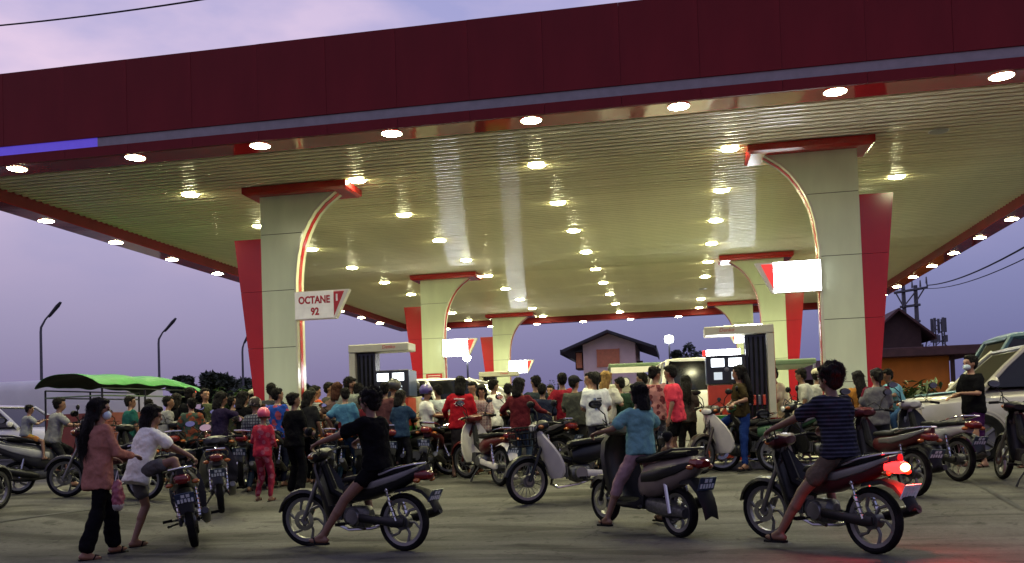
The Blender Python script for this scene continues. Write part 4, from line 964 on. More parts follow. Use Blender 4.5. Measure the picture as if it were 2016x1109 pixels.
def car(loc, heading, label, paint, L, W, prof, gh, wheels, wr=.33, cat='car', name='parked_car', bars=None, clad=None):
    """prof: (x, half width, z bottom, z top) of the lower body front to rear; gh: (x at belt front, x at roof front, x at roof rear, x at belt rear, z belt, z roof)"""
    c = empty(name, loc, heading, label, cat, 'vehicles at the petrol station')
    MB().secx([(x, 0, hw_, a, b) for x, hw_, a, b in prof], 24, 5).build('body', paint, c, smooth=50)
    xb0, xr0, xr1, xb1, zb, zr = gh; hb = W/2-.04; hr = W/2-.17
    g = MB(); gl_ = .025
    # roof panel
    MB().secx([(xr0+.06, 0, hr-.04, zr-.05, zr-.02), (xr0-.1, 0, hr, zr-.06, zr+.02), ((xr0+xr1)/2, 0, hr+.01, zr-.06, zr+.045), (xr1+.1, 0, hr, zr-.06, zr+.02), (xr1-.05, 0, hr-.04, zr-.06, zr-.01)], 18, 3.5).build('roof', paint, c, smooth=50)
    def lerp(a, b, t): return a+(b-a)*t
    npil = bars or [.0, .42, .74, 1.0]
    for s in (-1, 1):
        for t in npil:
            xa = lerp(xb0, xb1, t); xt = lerp(xr0, xr1, t); MB().tube([(xa, s*hb, zb-.03), ((xa+xt)/2, s*(hb+hr)/2+s*.015, (zb+zr)/2), (xt, s*hr, zr-.02)], [.05, .042, .04], 6).build('pillar', paint, c)
    for s in (-1, 1):
        for t0, t1 in zip(npil, npil[1:]):
            xa, xc = lerp(xb0, xb1, t0)-.04, lerp(xb0, xb1, t1)+.04; xt, xu = lerp(xr0, xr1, t0)-.03, lerp(xr0, xr1, t1)+.03
            MB().loft([[Vector((xa, s*(hb-.0), zb)), Vector((xc, s*(hb-.0), zb)), Vector((xu, s*(hr-.0), zr-.04)), Vector((xt, s*(hr-.0), zr-.04))], [Vector((xa, s*(hb-.02), zb)), Vector((xc, s*(hb-.02), zb)), Vector((xu, s*(hr-.02), zr-.04)), Vector((xt, s*(hr-.02), zr-.04))]]).build('side_window', 'glass_dark', c, smooth=0)
    for nm, xa, xt in (('windscreen', xb0, xr0), ('rear_window', xb1, xr1)):
        MB().loft([[Vector((xa+o_, -hb+.03, zb)), Vector((xa+o_, hb-.03, zb)), Vector((xt+o_, hr-.02, zr-.03)), Vector((xt+o_, -hr+.02, zr-.03))] for o_ in (-.012, .012)]).build(nm, 'glass_dark', c, smooth=0)
    for x in wheels:
        for s in (-1, 1):
            car_wheel(c, x, s*(W/2-.075), wr)
            MB().tube([(x+(wr+.05)*_c(R(q)), s*(W/2-.02), wr+(wr+.04)*_s(R(q))) for q in range(0, 181, 15)], .028, 6).build('wheel_arch', clad or paint, c)
    xf = prof[0][0]; zf = prof[1][3]
    for s in (-1, 1):
        MB().ell((xf-.10, s*(W/2-.22), zf-.14), (.09, .17, .085), 12, 8).build('headlight', 'lens_clear', c)
        MB().ell((prof[-1][0]+.05, s*(W/2-.16), prof[-2][3]-.15), (.06, .08, .16), 10, 8).build('tail_light', 'lens_red', c)
        mi = MB().ell((xb0-.12, s*(W/2+.10), zb+.08), (.06, .10, .08), 10, 8).build('wing_mirror', paint, c)
        MB().tube([(xb0-.12, s*(W/2-.05), zb+.02), (xb0-.12, s*(W/2+.06), zb+.05)], .02, 6).build('mirror_arm', 'car_trim', mi)
        for t in npil[1:-1]:
            MB().box((lerp(xb0, xb1, t)+.15, s*(W/2+.012), zb-.12), (.16, .02, .03)).build('door_handle', 'chrome_soft', c, smooth=0, bevel=.006)
            MB().box((lerp(xb0, xb1, t), s*(W/2-.004), zb-.36), (.012, .012, .6)).build('door_seam', 'car_trim', c, smooth=0)
    MB().box((xf-.03, 0, zf-.28), (.06, W-.6, .12)).build('grille', 'car_trim', c, smooth=0, bevel=.01)
    MB().secx([(xf-.14, 0, W/2-.02, .30, .52), (xf+.02, 0, W/2-.1, .32, .50)], 16, 5).build('bumper', paint, c)
    return c
SUVP = [(2.28, .72, .45, .92), (2.2, .84, .36, 1.0), (1.6, .89, .34, 1.06), (1.25, .90, .33, 1.11), (0, .90, .33, 1.13), (-1.6, .90, .34, 1.13), (-2.15, .87, .38, 1.1), (-2.28, .78, .5, 1.05)]
SUVG = (1.32, .62, -1.95, -2.15, 1.12, 1.76)
VANP = [(2.1, .70, .42, 1.0), (2.02, .82, .34, 1.12), (1.6, .85, .33, 1.36), (0, .86, .33, 1.36), (-2.0, .86, .34, 1.36), (-2.25, .84, .36, 1.34), (-2.3, .78, .45, 1.26)]
VANG = (1.75, 1.25, -2.12, -2.24, 1.36, 1.98)
SEDP = [(2.15, .68, .4, .72), (2.05, .80, .30, .84), (1.4, .85, .28, .93), (.8, .86, .27, .97), (-1.3, .86, .27, .99), (-1.95, .82, .32, .97), (-2.12, .72, .4, .9)]
SEDG = (.85, .1, -1.0, -1.75, .97, 1.46)
def on(px, py, y): q = aty(px, py, y); return Vector((q.x, y, gz(q.x, y)))
def car_z(px, ytop, y, roof): pass
# right: silver off-roader nose to the left
P = on(1788, 800, 15.6); suv = car(P+Vector((2.2, .1, 0)), R(181), 'silver beige off-road car behind the woman in black and purple', 'car_silver', 4.6, 1.8, SUVP, SUVG, (1.4, -1.4), .37, bars=[0, .36, .7, 1])
lettering('PAJERO', .2, 'logo_dark', suv, (-.35, .915, .80), (R(90), 0, R(180)), .003, bold=.004)
M('bonnet_painted_sheen', (.10, .26, .34), .3, coat=.4)  # sky reflection on the bonnet painted as a bluish colour
MB().secx([(1.95, 0, .52, 1.04, 1.07), (1.65, 0, .6, 1.055, 1.09), (1.35, 0, .6, 1.08, 1.115)], 14, 4).build('bonnet_sheen_patch', 'bonnet_painted_sheen', suv)  # thin patch added on the bonnet to carry the painted sky sheen
m_ = MB()
for s in (-1, 1): m_.tube([(.2, s*.62, 1.80), (.1, s*.62, 1.86), (-1.7, s*.62, 1.86), (-1.8, s*.62, 1.80)], .02, 6)
m_.build('roof_rail', 'car_trim', suv)
# blue light truck behind it
P = aty(1945, 658, 18.6)
tk = empty('light_truck', (P.x+1.25, 18.9, FZ), R(180), 'blue cab of a light truck showing above the silver off-road car', 'truck', 'vehicles at the petrol station'); zt = P.z-FZ
MB().secx([(1.55, 0, .7, .5, 1.2), (1.45, 0, .82, .45, 1.35), (1.2, 0, .84, .42, 1.4), (-.1, 0, .84, .42, 1.4)], 18, 5).build('body', 'car_blue', tk)
MB().secx([(1.05, 0, .66, zt-.14, zt-.07), (.85, 0, .74, zt-.18, zt), (.2, 0, .75, zt-.18, zt+.02), (-.1, 0, .7, zt-.16, zt-.02)], 16, 4).build('roof', 'car_blue', tk)
m_ = MB()
for s in (-1, 1):
    for pp, rr in (([(1.45, s*.76, 1.38), (.98, s*.70, zt-.1)], .05), ([(-.05, s*.78, 1.38), (-.05, s*.70, zt-.1)], .06), ([(.6, s*.78, 1.38), (.5, s*.70, zt-.1)], .03)): MB().tube(pp, rr, 6).build('pillar', 'car_blue', tk)
MB().loft([[Vector((1.42+o_, -.72, 1.38)), Vector((1.42+o_, .72, 1.38)), Vector((.98+o_, .66, zt-.12)), Vector((.98+o_, -.66, zt-.12))] for o_ in (0, .02)]).build('windscreen', 'glass_dark', tk, smooth=0)
for s in (-1, 1): MB().loft([[Vector((1.36, s*(.76-o_), 1.4)), Vector((0, s*(.78-o_), 1.4)), Vector((0, s*(.70-o_), zt-.12)), Vector((.96, s*(.69-o_), zt-.12))] for o_ in (0, .02)]).build('side_window', 'glass_dark', tk, smooth=0)
for x in (.9, -2.2):
    for s in (-1, 1): car_wheel(tk, x, s*.7, .34)
MB().box((-1.75, 0, .85), (3.1, 1.7, .5)).build('cargo_bed', 'car_blue', tk, smooth=0, bevel=.02)
MB().prism([(-.55, zt-.25), (-3.2, zt-.2), (-3.2, zt+.2), (-.55, zt+.02)], -.8, .8).build('cargo_cover', 'car_blue', tk, smooth=0)
for x in (-.6, -3.1):
    for s in (-1, 1): MB().tube([(x, s*.78, 1.05), (x, s*.78, zt-.2)], .025, 6).build('cover_post', 'post_gray', tk)
# white van with three-diamond badge
P = on(1336, 800, 18.2)
van = car(P+Vector((0.25, 2.2, 0)), R(97), 'white van with dark window and three-diamond badge behind the coral pink shirt man', 'car_white', 4.4, 1.72, VANP, VANG, (1.35, -1.35), .31, cat='van', name='parked_van', bars=[0, .3, .66, 1])
def diamond(cx, cz, ang, s):
    d = Vector((_s(ang), 0, _c(ang))); n_ = Vector((_c(ang), 0, -_s(ang))); c0 = Vector((cx, 0, cz)); q = [c0, c0+d*s*.5+n_*s*.29, c0+d*s, c0+d*s*.5-n_*s*.29]
    return [(p.x, p.z) for p in q]
MB().loft([[Vector((-2.24-o_, -.80, 1.30)), Vector((-2.24-o_, -.30, 1.30)), Vector((-2.16-o_, -.26, 1.95)), Vector((-2.16-o_, -.68, 1.95))] for o_ in (.02, .045)]).build('rear_door_panel', 'car_white', van, smooth=0)
bd = MB()
for k in range(3):
    poly = diamond(0, 0, R(120*k), .09); vs_ = [Vector((-2.29, p[0]-.50, p[1]+1.46)) for p in poly]; vs2 = [v-Vector((.014, 0, 0)) for v in vs_]; bd.loft([vs_, vs2])
bd.build('badge', 'logo_dark', van, smooth=0)
# pickup bus roof with green canopy edge behind the van
M('songthaew_green', (.10, .15, .09), .5, var=.1)
P = aty(1330, 715, 22.5)
st = empty('pickup_bus', (P.x, 22.6, FZ), R(5), 'pickup bus with pale green flat roof behind the white van', 'bus', 'vehicles at the petrol station'); zt = P.z-FZ
MB().box((0, 0, zt-.05), (3.3, 1.6, .1)).build('roof', 'songthaew_green', st, smooth=0, bevel=.03)
MB().box((0, -.81, zt-.16), (3.2, .03, .14)).build('roof_board', 'car_white', st, smooth=0)
MB().box((0, 0, .85), (3.3, 1.5, .7)).build('body', 'car_white', st, smooth=0, bevel=.04)
for x in (-1.6, -.5, .6, 1.6):
    for s in (-1, 1): MB().tube([(x, s*.75, 1.15), (x, s*.75, zt-.1)], .025, 6).build('roof_post', 'post_gray', st)
for x in (-1.1, 1.1):
    for s in (-1, 1): car_wheel(st, x, s*.68, .3)
P = aty(1555, 712, 21)
st2 = empty('pickup_bus', (P.x-.25, 21.2, FZ), R(90), 'open pickup bus with dark green roof behind the cream shirt attendant', 'bus', 'vehicles at the petrol station'); zt = P.z-FZ
MB().box((0, 0, zt-.06), (2.4, 1.35, .12)).build('roof', 'songthaew_green', st2, smooth=0, bevel=.03)
MB().box((0, 0, .75), (2.4, 1.35, .6)).build('body', 'car_white', st2, smooth=0, bevel=.04)
for x in (-1.15, 1.15):
    for s in (-1, 1): MB().tube([(x, s*.63, 1.0), (x, s*.63, zt-.1)], .03, 6).build('roof_post', 'chrome_soft', st2)
for x in (-.8, .8):
    for s in (-1, 1): car_wheel(st2, x, s*.6, .3)
# white car beyond the left dispenser
P = on(908, 800, 16.7)
car(P+Vector((0, 0, 0)), R(358), 'white car with long roof behind the left dispenser and red shirt man', 'car_white', 4.4, 1.75, [(x, h_, a, b+.14) for x, h_, a, b in SEDP], (1.15, .35, -1.55, -1.95, 1.11, 1.66), (1.35, -1.3), .31)
# left edge: white off-roader, big white coach behind
P = on(30, 800, 20.3)
car(P+Vector((-.45, 0, 0)), R(2), 'white car at the left edge behind the grey scooter', 'car_white', 4.4, 1.78, SUVP, (1.15, .45, -1.9, -2.1, 1.12, 1.66), (1.4, -1.4), .35)
a = aty(-40, 752, 29); b = aty(250, 752, 29); zt = a.z-FZ
co = empty('coach', ((a.x+b.x)/2-2.2, 30.2, FZ), 0, 'long white coach with blue band behind the green tarp trike', 'coach', 'vehicles at the petrol station'); hl = (b.x-a.x)/2+2.2
MB().secx([(-hl, 0, 1.1, .5, zt-.1), (-hl+.15, 0, 1.2, .4, zt), (hl-.3, 0, 1.2, .4, zt), (hl-.05, 0, 1.15, .45, zt-.15), (hl, 0, 1.0, .6, zt-.4)], 20, 6).build('body', 'panel_white', co)
MB().box((0, -1.205, 1.35), (2*hl-.8, .02, .22)).build('blue_band', 'stripe_blue', co, smooth=0)
for k in range(6): MB().box((-hl+1.0+k*(2*hl-1.6)/6+.2, -1.206, 1.75), ((2*hl-1.6)/6-.12, .02, .42)).build('window', 'panel_white', co, smooth=0)
for x in (-hl+1.4, hl-1.6):
    for s in (-1, 1): car_wheel(co, x, s*1.08, .45)
# low white and red barrier behind the crowd
P = aty(1215, 758, 20.5); q = aty(1258, 800, 20.5)
br = empty('counter', ((aty(1160, 800, 20.5).x+q.x)/2, 20.5, FZ), 0, 'white topped red counter below the pink house', 'counter'); zt = P.z-FZ; bw = q.x-aty(1160, 800, 20.5).x
MB().box((0, 0, zt*.4), (bw, .6, zt*.8-.02)).build('front_panel', 'pump_red', br, smooth=0, bevel=.01)
MB().box((0, 0, zt-.09), (bw+.04, .64, .18)).build('top', 'pump_cream', br, smooth=0, bevel=.02)
for k in range(3):
    for j in (-1, 1): MB().box((j*bw*.22, -.31, .3+k*.22), (bw*.36, .02, .06)).build('slat', 'pump_cream', br, smooth=0)
ck = MB().lathe([(.001, -.03), (.085, -.03), (.1, -.02), (.1, 0)], 20).build('dial', 'panel_white', None); ck.location = aty(1231, 752, 20.1); tag(ck, 'small round white dial hanging above the white topped counter', 'dial')
MB().lathe([(.09, -.035), (.105, -.035), (.105, 0), (.09, 0)], 20, None, True).build('dial_rim', 'post_gray', ck)
# trike with green tarpaulin
M('tarp', (.014, .17, .025), .55, var=.16, scale=4, bump=.6, bscale=5, bdist=.04)
M('trike_red', (.13, .022, .016), .6, var=.2)
yT = 15.2; hl = 1.5; wd_ = .70
A = aty(128, 800, yT); ax_ = Vector((_c(R(80)), _s(R(80)), 0)); zr = aty(165, 727, yT).z-FZ
tr = empty('cargo_trike', (A.x+ax_.x*hl, yT+ax_.y*hl, FZ), R(80), 'three wheeled cargo trike under a bright green tarpaulin', 'trike', 'vehicles at the petrol station')
nx_, ny_ = 26, 12; rows = []
for i in range(nx_+1):
    t = i/nx_; x = -hl+2*hl*t; row = []
    for j in range(ny_+1):
        u = -1+2*j/ny_
        z = zr-.02-.03*t-.16*max(0, t-.82)/.18-.05*max(0, .16-t)/.16
        z -= .19*abs(u)**2.4; z -= .05*abs(math.sin(t*math.pi*3))*(1-abs(u)*.4); z += .035*noise.noise(Vector((x*2.2, u*2, 3)))
        if j in (0, ny_): z -= .05+.05*noise.noise(Vector((x*3, u, 9)))
        row.append(Vector((x+.05*noise.noise(Vector((u*3, x, 1))), u*(wd_+.12), z)))
    rows.append(row)
m_ = MB(); vs_ = [p for r_ in rows for p in r_]; fs_ = [(i*(ny_+1)+j, i*(ny_+1)+j+1, (i+1)*(ny_+1)+j+1, (i+1)*(ny_+1)+j) for i in range(nx_) for j in range(ny_)]
tp = m_.add(vs_, fs_).build('tarpaulin', 'tarp', tr, smooth=60); sd = tp.modifiers.new('solid', 'SOLIDIFY'); sd.thickness = .014; sd.offset = -1; tp.data.materials.append(M('tarp_painted_shade', (.015, .03, .02), .8, var=.2)); sd.material_offset = 1; ss_ = tp.modifiers.new('sub', 'SUBSURF'); ss_.levels = 1; ss_.render_levels = 1  # underside gets its own near-black colour, shade below the tarpaulin painted in
xl = -hl+.2
for x in (xl, xl+1.1, hl-.35):
    for s in (-1, 1): MB().tube([(x, s*wd_, .55), (x, s*wd_, zr-.36)], .02, 6).build('frame_post', 'dark_alloy', tr)
m_ = MB()
for z in (zr-.36, zr-.5):
    for s in (-1, 1): MB().tube([(xl, s*wd_, z), (hl-.35, s*wd_, z)], .014, 6).build('frame_rail', 'songthaew_green', tr)
MB().tube([(xl, -wd_, zr-.5), (xl, wd_, zr-.5)], .014, 6).build('frame_rail', 'songthaew_green', tr)
for s in (-1, 1):
    for k in range(4): MB().box(((xl+hl-.35)/2-.25, s*wd_, .62+k*.19), (hl-.35-xl-.5, .025, .18)).build('side_board', 'trike_red', tr, smooth=0, bevel=.006)
MB().box((xl, 0, .9), (.03, 2*wd_-.05, .75)).build('tail_board', 'trike_red', tr, smooth=0)
MB().box(((xl+hl-.35)/2-.25, 0, .52), (hl-.35-xl-.5, 2*wd_-.05, .05)).build('floor', 'trike_red', tr, smooth=0)
for s in (-1, 1): car_wheel(tr, xl+.75, s*(wd_-.05), .28, .13)
car_wheel(tr, hl+.25, .02, .28, .1)
MB().tube([(hl+.25, 0, .28), (hl+.0, 0, 1.0)], .03, 6).build('fork', 'dark_alloy', tr)
MB().tube([(hl-.1, -.35, 1.05), (hl, 0, 1.02), (hl-.1, .35, 1.05)], .015, 6).build('handlebar', 'dark_alloy', tr)
MB().secx([(hl-.9, 0, .16, .62, .74), (hl-.4, 0, .16, .66, .76)], 10).build('seat', 'vinyl', tr)
M('red_lamp', (.4, .02, .01), .3, emit=(1, .08, .03), es=2.5)
MB().ell((hl*.75, -wd_-.10, zr-.40), (.05, .03, .025), 10, 6).build('red_lamp', 'red_lamp', tr)
# ------------------------------------------------------------------ people
def ik(a, b, l1, l2, bend):
    d = b-a; ln = d.length
    if ln > (l1+l2)*.995: b = a+d*((l1+l2)*.995/ln); d = b-a; ln = d.length
    if ln < 1e-4: return a+bend*l1, b
    x = (l1*l1-l2*l2+ln*ln)/(2*ln); h = math.sqrt(max(0, l1*l1-x*x)); u = d/ln
    p = bend-u*bend.dot(u)
    p = p.normalized() if p.length > 1e-4 else Vector((0, 0, 1))
    return a+u*x+p*h, b
FOLDS = bpy.data.textures.new('folds', 'CLOUDS'); FOLDS.noise_scale = .11; FOLDS.noise_depth = 2
TUFTS = bpy.data.textures.new('tufts', 'CLOUDS'); TUFTS.noise_scale = .035; TUFTS.noise_depth = 2
def skinned(m_, name, mat, parent, vox, smooth=3, disp=0, tex=None, fac=.6):
    o = m_.build(name, mat, parent, smooth=0)
    r_ = o.modifiers.new('remesh', 'REMESH'); r_.mode = 'VOXEL'; r_.voxel_size = vox; r_.use_smooth_shade = True
    if smooth: s = o.modifiers.new('smooth', 'SMOOTH'); s.iterations = smooth; s.factor = fac
    if disp: d = o.modifiers.new('folds', 'DISPLACE'); d.texture = tex or FOLDS; d.strength = disp; d.mid_level = .5; d.texture_coords = 'LOCAL'
    return o
V = Vector
SKINS = ['skin0', 'skin1', 'skin2']
def person(loc, heading, h, label, look, pose=None, near=False):
    """look: skin, hair, top, topm, sleeve, bot, botm, shoe, extras; pose: pelvis, lean, side, hands, feet, head"""
    pose = pose or {}; lk = dict(skin=0, hair='short', sleeve='short', bot='trousers', shoe='sandal', fem=False); lk.update(look)
    s = h/1.7; fem = lk['fem']; vox = .0095 if near else .019
    PEL = V(pose.get('pelvis', (0, 0, .93*s))); lean = pose.get('lean', .04); side = pose.get('side', 0.)
    ax = V((_s(lean), _s(side), _c(lean))).normalized(); lf = V((0, 1, 0)); tw = pose.get('twist', 0)
    lf = (lf-ax*lf.dot(ax)).normalized(); fw = lf.cross(ax).normalized()
    lf = (lf*_c(tw)-fw*_s(tw)).normalized(); fw = lf.cross(ax)
    NK = PEL+ax*.50*s; sh = (.158 if fem else .178)*s
    hd = pose.get('head', (0, 0)); hl_ = pose.get('hlean', lean*.3)
    HR = Matrix.Rotation(hd[0]+tw*.5, 3, 'Z') @ Matrix.Rotation(hl_+hd[1], 3, 'Y')
    HC = NK+ax*.05*s+V((.012*s, 0, .115*s))+V((_s(lean)*.05*s, 0, 0))
    lw, lth, lsh, lfa, lua = .26*s, .43*s, .42*s, .245*s, .27*s
    SH = [NK-ax*.055*s+lf*(k*sh) for k in (1, -1)]
    HIP = [PEL-ax*.03*s+V((0, k*.085*s, 0)) for k in (1, -1)]
    hands = pose.get('hands', (None, None)); feet = pose.get('feet', (None, None)); kb = pose.get('kbend', (V((1, 0, .15)),)*2)
    eb = pose.get('ebend', (V((-.6, .5, -.6)), V((-.6, -.5, -.6))))
    AR = []; LG = []
    for i, k in enumerate((1, -1)):
        t = V(hands[i]) if hands[i] is not None else SH[i]+V((.05*s+.03*s*i, k*.07*s, -.50*s))
        el_, wr = ik(SH[i], t, lua, lfa, V(eb[i])); AR.append((el_, wr))
        t = V(feet[i]) if feet[i] is not None else V((-.03+.07*i*s, k*.10*s, .075*s))
        kn, an = ik(HIP[i], t, lth, lsh, V(kb[i])); LG.append((kn, an))
    # ---- body, one mesh
    b = MB()
    def ring(p, hw_, hd_, n=14): return [p+lf*(hw_*_c(q))+fw*(hd_*_s(q)) for q in (2*math.pi*k/n for k in range(n))]
    prof = [(-.09, .10, .075), (-.02, .150, .098), (.08, .150, .098), (.20, .122 if fem else .130, .085), (.32, .140 if fem else .152, .10), (.42, .150 if fem else .165, .095), (.475, .11, .07), (.50, .055, .05)]
    b.loft([ring(PEL+ax*z*s, w_*s, d_*s) for z, w_, d_ in prof])
    b.cap(NK-ax*.02*s, HC-V((0, 0, .05*s)), .052*s, .05*s)
    def hp(x, y, z): return HC+HR @ V((x*s, y*s, z*s))
    b.ell(hp(-.008, 0, .02), (.098*s, .077*s, .105*s), 16, 12, HR); b.ell(hp(.032, 0, -.05), (.06*s, .056*s, .065*s), 12, 10, HR)
    b.ell(hp(.052, 0, -.095), (.03*s, .028*s, .02*s), 8, 6, HR)
    b.cap(hp(.083, 0, .012), hp(.104, 0, -.028), .010*s, .014*s)
    b.cap(hp(.078, .045, .03), hp(.078, -.045, .03), .016*s, .016*s); b.cap(hp(.085, .018, -.063), hp(.085, -.018, -.063), .011*s, .011*s)
    for k in (1, -1): b.ell(hp(-.005, k*.078, -.012), (.022*s, .012*s, .034*s), 8, 6, HR)
    for i, k in enumerate((1, -1)):
        el_, wr = AR[i]
        b.cap(SH[i]-lf*k*.02*s, el_, .05*s, .04*s); b.cap(el_, wr, .04*s, .026*s)
        d = (wr-el_).normalized(); grip = pose.get('grip', (False, False))[i]
        hn = d if not grip else (d+V((0, 0, -.15))).normalized()
        up_ = V((0, 0, 1)); sd = hn.cross(up_); sd = sd.normalized() if sd.length > .2 else V((0, 1, 0)).cross(hn).normalized() if abs(hn.y) < .9 else V((1, 0, 0))
        if hands[i] is None: sd = V((1, 0, 0))
        pn = sd.cross(hn).normalized(); fr = .0092*s if near else .0105*s
        pal = wr+hn*.05*s
        for q in (-.026, -.009, .009, .026): b.cap(wr+sd*q*.7*s, pal+hn*.025*s+sd*q*s, .017*s, .0135*s, 8)
        cd_ = -pn if pn.z > 0 or not grip else pn
        if abs(pn.z) < .2: cd_ = V((0, -k, 0))-hn*V((0, -k, 0)).dot(hn); cd_ = cd_.normalized() if cd_.length > .1 else pn
        curl = 1.25 if grip else .45
        for q, (o_, ln_) in enumerate(((-.028, .062), (-.0095, .078), (.0095, .082), (.028, .072))):
            p0 = pal+hn*.028*s+sd*o_*s; a1 = (hn*_c(curl*.7)+cd_*_s(curl*.7)); p1 = p0+a1*ln_*.5*s; a2 = (hn*_c(curl*1.6)+cd_*_s(curl*1.6)); p2 = p1+a2*ln_*.5*s
            b.cap(p0, p1, fr, fr*.95, 7); b.cap(p1, p2, fr*.95, fr*.8, 7)
        tb = wr+hn*.025*s+sd*.028*s*(1 if i else -1)
        t1 = tb+(hn*.6+sd*(.8 if i else -.8)).normalized()*.04*s+cd_*.008*s; t2 = t1+(hn*.9+sd*(.1 if i else -.1)+cd_*(.7 if grip else .2)).normalized()*.035*s
        b.cap(tb, t1, .015*s, .0115*s, 8); b.cap(t1, t2, .0115*s, .009*s, 8)
        kn, an = LG[i]
        b.cap(HIP[i], kn, .078*s, .054*s); b.cap(kn, kn.lerp(an, .35)-V((.008*s, 0, 0)), .052*s, .053*s); b.cap(kn.lerp(an, .3), an, .05*s, .034*s)
        fd = V(pose.get('fdir', ((1, k*.15, 0), (1, k*.15, 0)))[i]).normalized(); fp = pose.get('fpitch', (0, 0))[i]
        fd = V((fd.x*_c(fp), fd.y*_c(fp), -_s(fp))).normalized()
        heel = an-V((0, 0, .045*s))-fd*.035*s; toe = an-V((0, 0, .052*s))+fd*.155*s
        b.cap(heel, toe-fd*.04*s, .034*s, .030*s); b.cap(toe-fd*.05*s, toe, .032*s, .018*s); b.cap(an, an+fd*.07*s-V((0, 0, .035*s)), .036*s, .03*s)
        LG[i] = (kn, an, fd, heel, toe)
    root = skinned(b, 'person', SKINS[lk['skin']], None, vox, 2, fac=.5)
    root.location = loc; root.rotation_euler.z = heading
    tag(root, label, 'person', 'people at the petrol station')
    # face
    if lk.get('mask'):
        m_ = MB().ell(hp(.052, 0, -.055), (.062*s, .062*s, .055*s), 14, 10, HR); m_.build('face_mask', 'mask', root)
        for k in (1, -1): pass
    m_ = MB()
    for k in (1, -1): m_.ell(hp(.079, k*.031, .004), (.012*s, .016*s, .009*s), 8, 6, HR)
    m_.build('eyes', 'eye', root)
    if near and not lk.get('mask'): MB().cap(hp(.092, .017, -.062), hp(.092, -.017, -.062), .0065*s, .0065*s, 8).build('lips', 'lip', root)
    # ---- hair
    hs = lk['hair']; hm = lk.get('hairm', 'hair')
    if hs != 'none':
        m_ = MB(); hv = .0095 if near else .017
        vol = {'short': 1.0, 'curly': 1.17, 'long': 1.07, 'bob': 1.12, 'pony': 1.03, 'bun': 1.03}[hs]
        m_.ell(hp(-.028, 0, .038), (.098*s*vol, .087*s*vol, .098*s*vol), 16, 12, HR)
        m_.ell(hp(-.055, 0, -.01), (.062*s*vol, .080*s*vol, .085*s*vol), 14, 10, HR)
        m_.ell(hp(.035, .0, .095), (.055*s*vol, .07*s*vol, .03*s*vol), 12, 8, HR)
        if hs == 'curly':
            rnd = random.Random(int(abs(loc[0])*100))
            for _ in range(26):
                d = V((rnd.uniform(-1, .45), rnd.uniform(-1, 1), rnd.uniform(-.3, 1))).normalized(); m_.ell(hp(-.03+d.x*.10, d.y*.095, .04+d.z*.10), (.032*s,)*3, 8, 6)
        bk_ = -1*fw
        if hs in ('long', 'bob'):
            ln_ = (.50 if hs == 'long' else .20)*s; n_ = 6; rings = []
            base = hp(-.06, 0, .0)
            for q in range(n_+1):
                t = q/n_; p = base+V((0, 0, -1))*ln_*t+bk_*(.018*s+.085*s*math.sin(min(1, t*1.4)*1.57))*(1 if hs == 'long' else .35)
                wq = (.078+.022*math.sin(t*3.1))*s*(1-.45*max(0, t-.6)/.4) if hs == 'long' else .088*s
                dq = (.06-.022*t)*s if hs == 'long' else .075*s
                rings.append([p+lf*(wq*_c(a))+fw*(dq*_s(a)) for a in (2*math.pi*k/12 for k in range(12))])
            m_.loft(rings)
            for k in (1, -1): m_.cap(hp(-.01, k*.078, .03), hp(-.025, k*.085, -.10), .028*s, .025*s)
        if hs == 'pony':
            p0 = hp(-.105, 0, .05); m_.cap(p0, p0+bk_*.05*s-V((0, 0, .03*s)), .03*s, .035*s); m_.cap(p0+bk_*.05*s-V((0, 0, .03*s)), p0+bk_*.055*s-V((0, 0, .24*s)), .036*s, .018*s)
        if hs == 'bun': m_.ell(hp(-.11, 0, .06), (.045*s,)*3)
        ho_ = skinned(m_, 'hair', hm, root, hv, 2, .02*s if near else .034*s, TUFTS, .5)
        rnd = random.Random(int(abs(loc[0])*977+abs(loc[1])*131)); st_ = MB(); thick = .0022*s if near else .004*s
        for _ in range(900 if near else 190):
            d = V((rnd.gauss(-.35, .7), rnd.gauss(0, .8), rnd.gauss(.35, .6))).normalized()
            if d.x > .55 and d.z < .5: continue
            p = hp(-.028+d.x*.094*vol, d.y*.084*vol, .036+d.z*.094*vol); o_ = HR @ d
            ln_ = s*rnd.uniform(.012, .03)*(1.5 if hs == 'curly' else 1)
            dn = V((-.25*fw.x, -.25*fw.y, -1)) if hs in ('long', 'bob', 'pony') else V((rnd.gauss(0, .5), rnd.gauss(0, .5), rnd.gauss(-.2, .6)))
            t1 = (o_*(.2 if hs in ('long', 'bob', 'pony') else .5)+dn*.6+V((rnd.gauss(0, .2), rnd.gauss(0, .2), 0))).normalized(); t2 = (t1+dn*.8).normalized()
            if hs in ('long', 'bob'): ln_ *= 2.2
            st_.tube([p-o_*.006*s, p+t1*ln_*.5, p+t1*ln_*.5+t2*ln_*.5], [thick, thick*.8, thick*.2], 3, False)
        if hs == 'long':
            for _ in range(260 if near else 40):
                u = rnd.uniform(-1, 1); t = rnd.uniform(.1, .9); p = hp(-.06, 0, 0)+V((0, 0, -.5*s*t))-fw*(.018*s+.085*s*math.sin(min(1, t*1.4)*1.57)+.045*s)+lf*u*.088*s
                st_.tube([p, p+V((rnd.gauss(0, .01), rnd.gauss(0, .015), -.07*s)), p+V((rnd.gauss(0, .02), rnd.gauss(0, .03), -.15*s))], [thick, thick, thick*.3], 3, False)
        tag(st_.build('hair_strands', hm, ho_), kind='stuff')
    # ---- clothing
    tm = lk['top']; loose = .075*s; cv = .0125 if near else .021
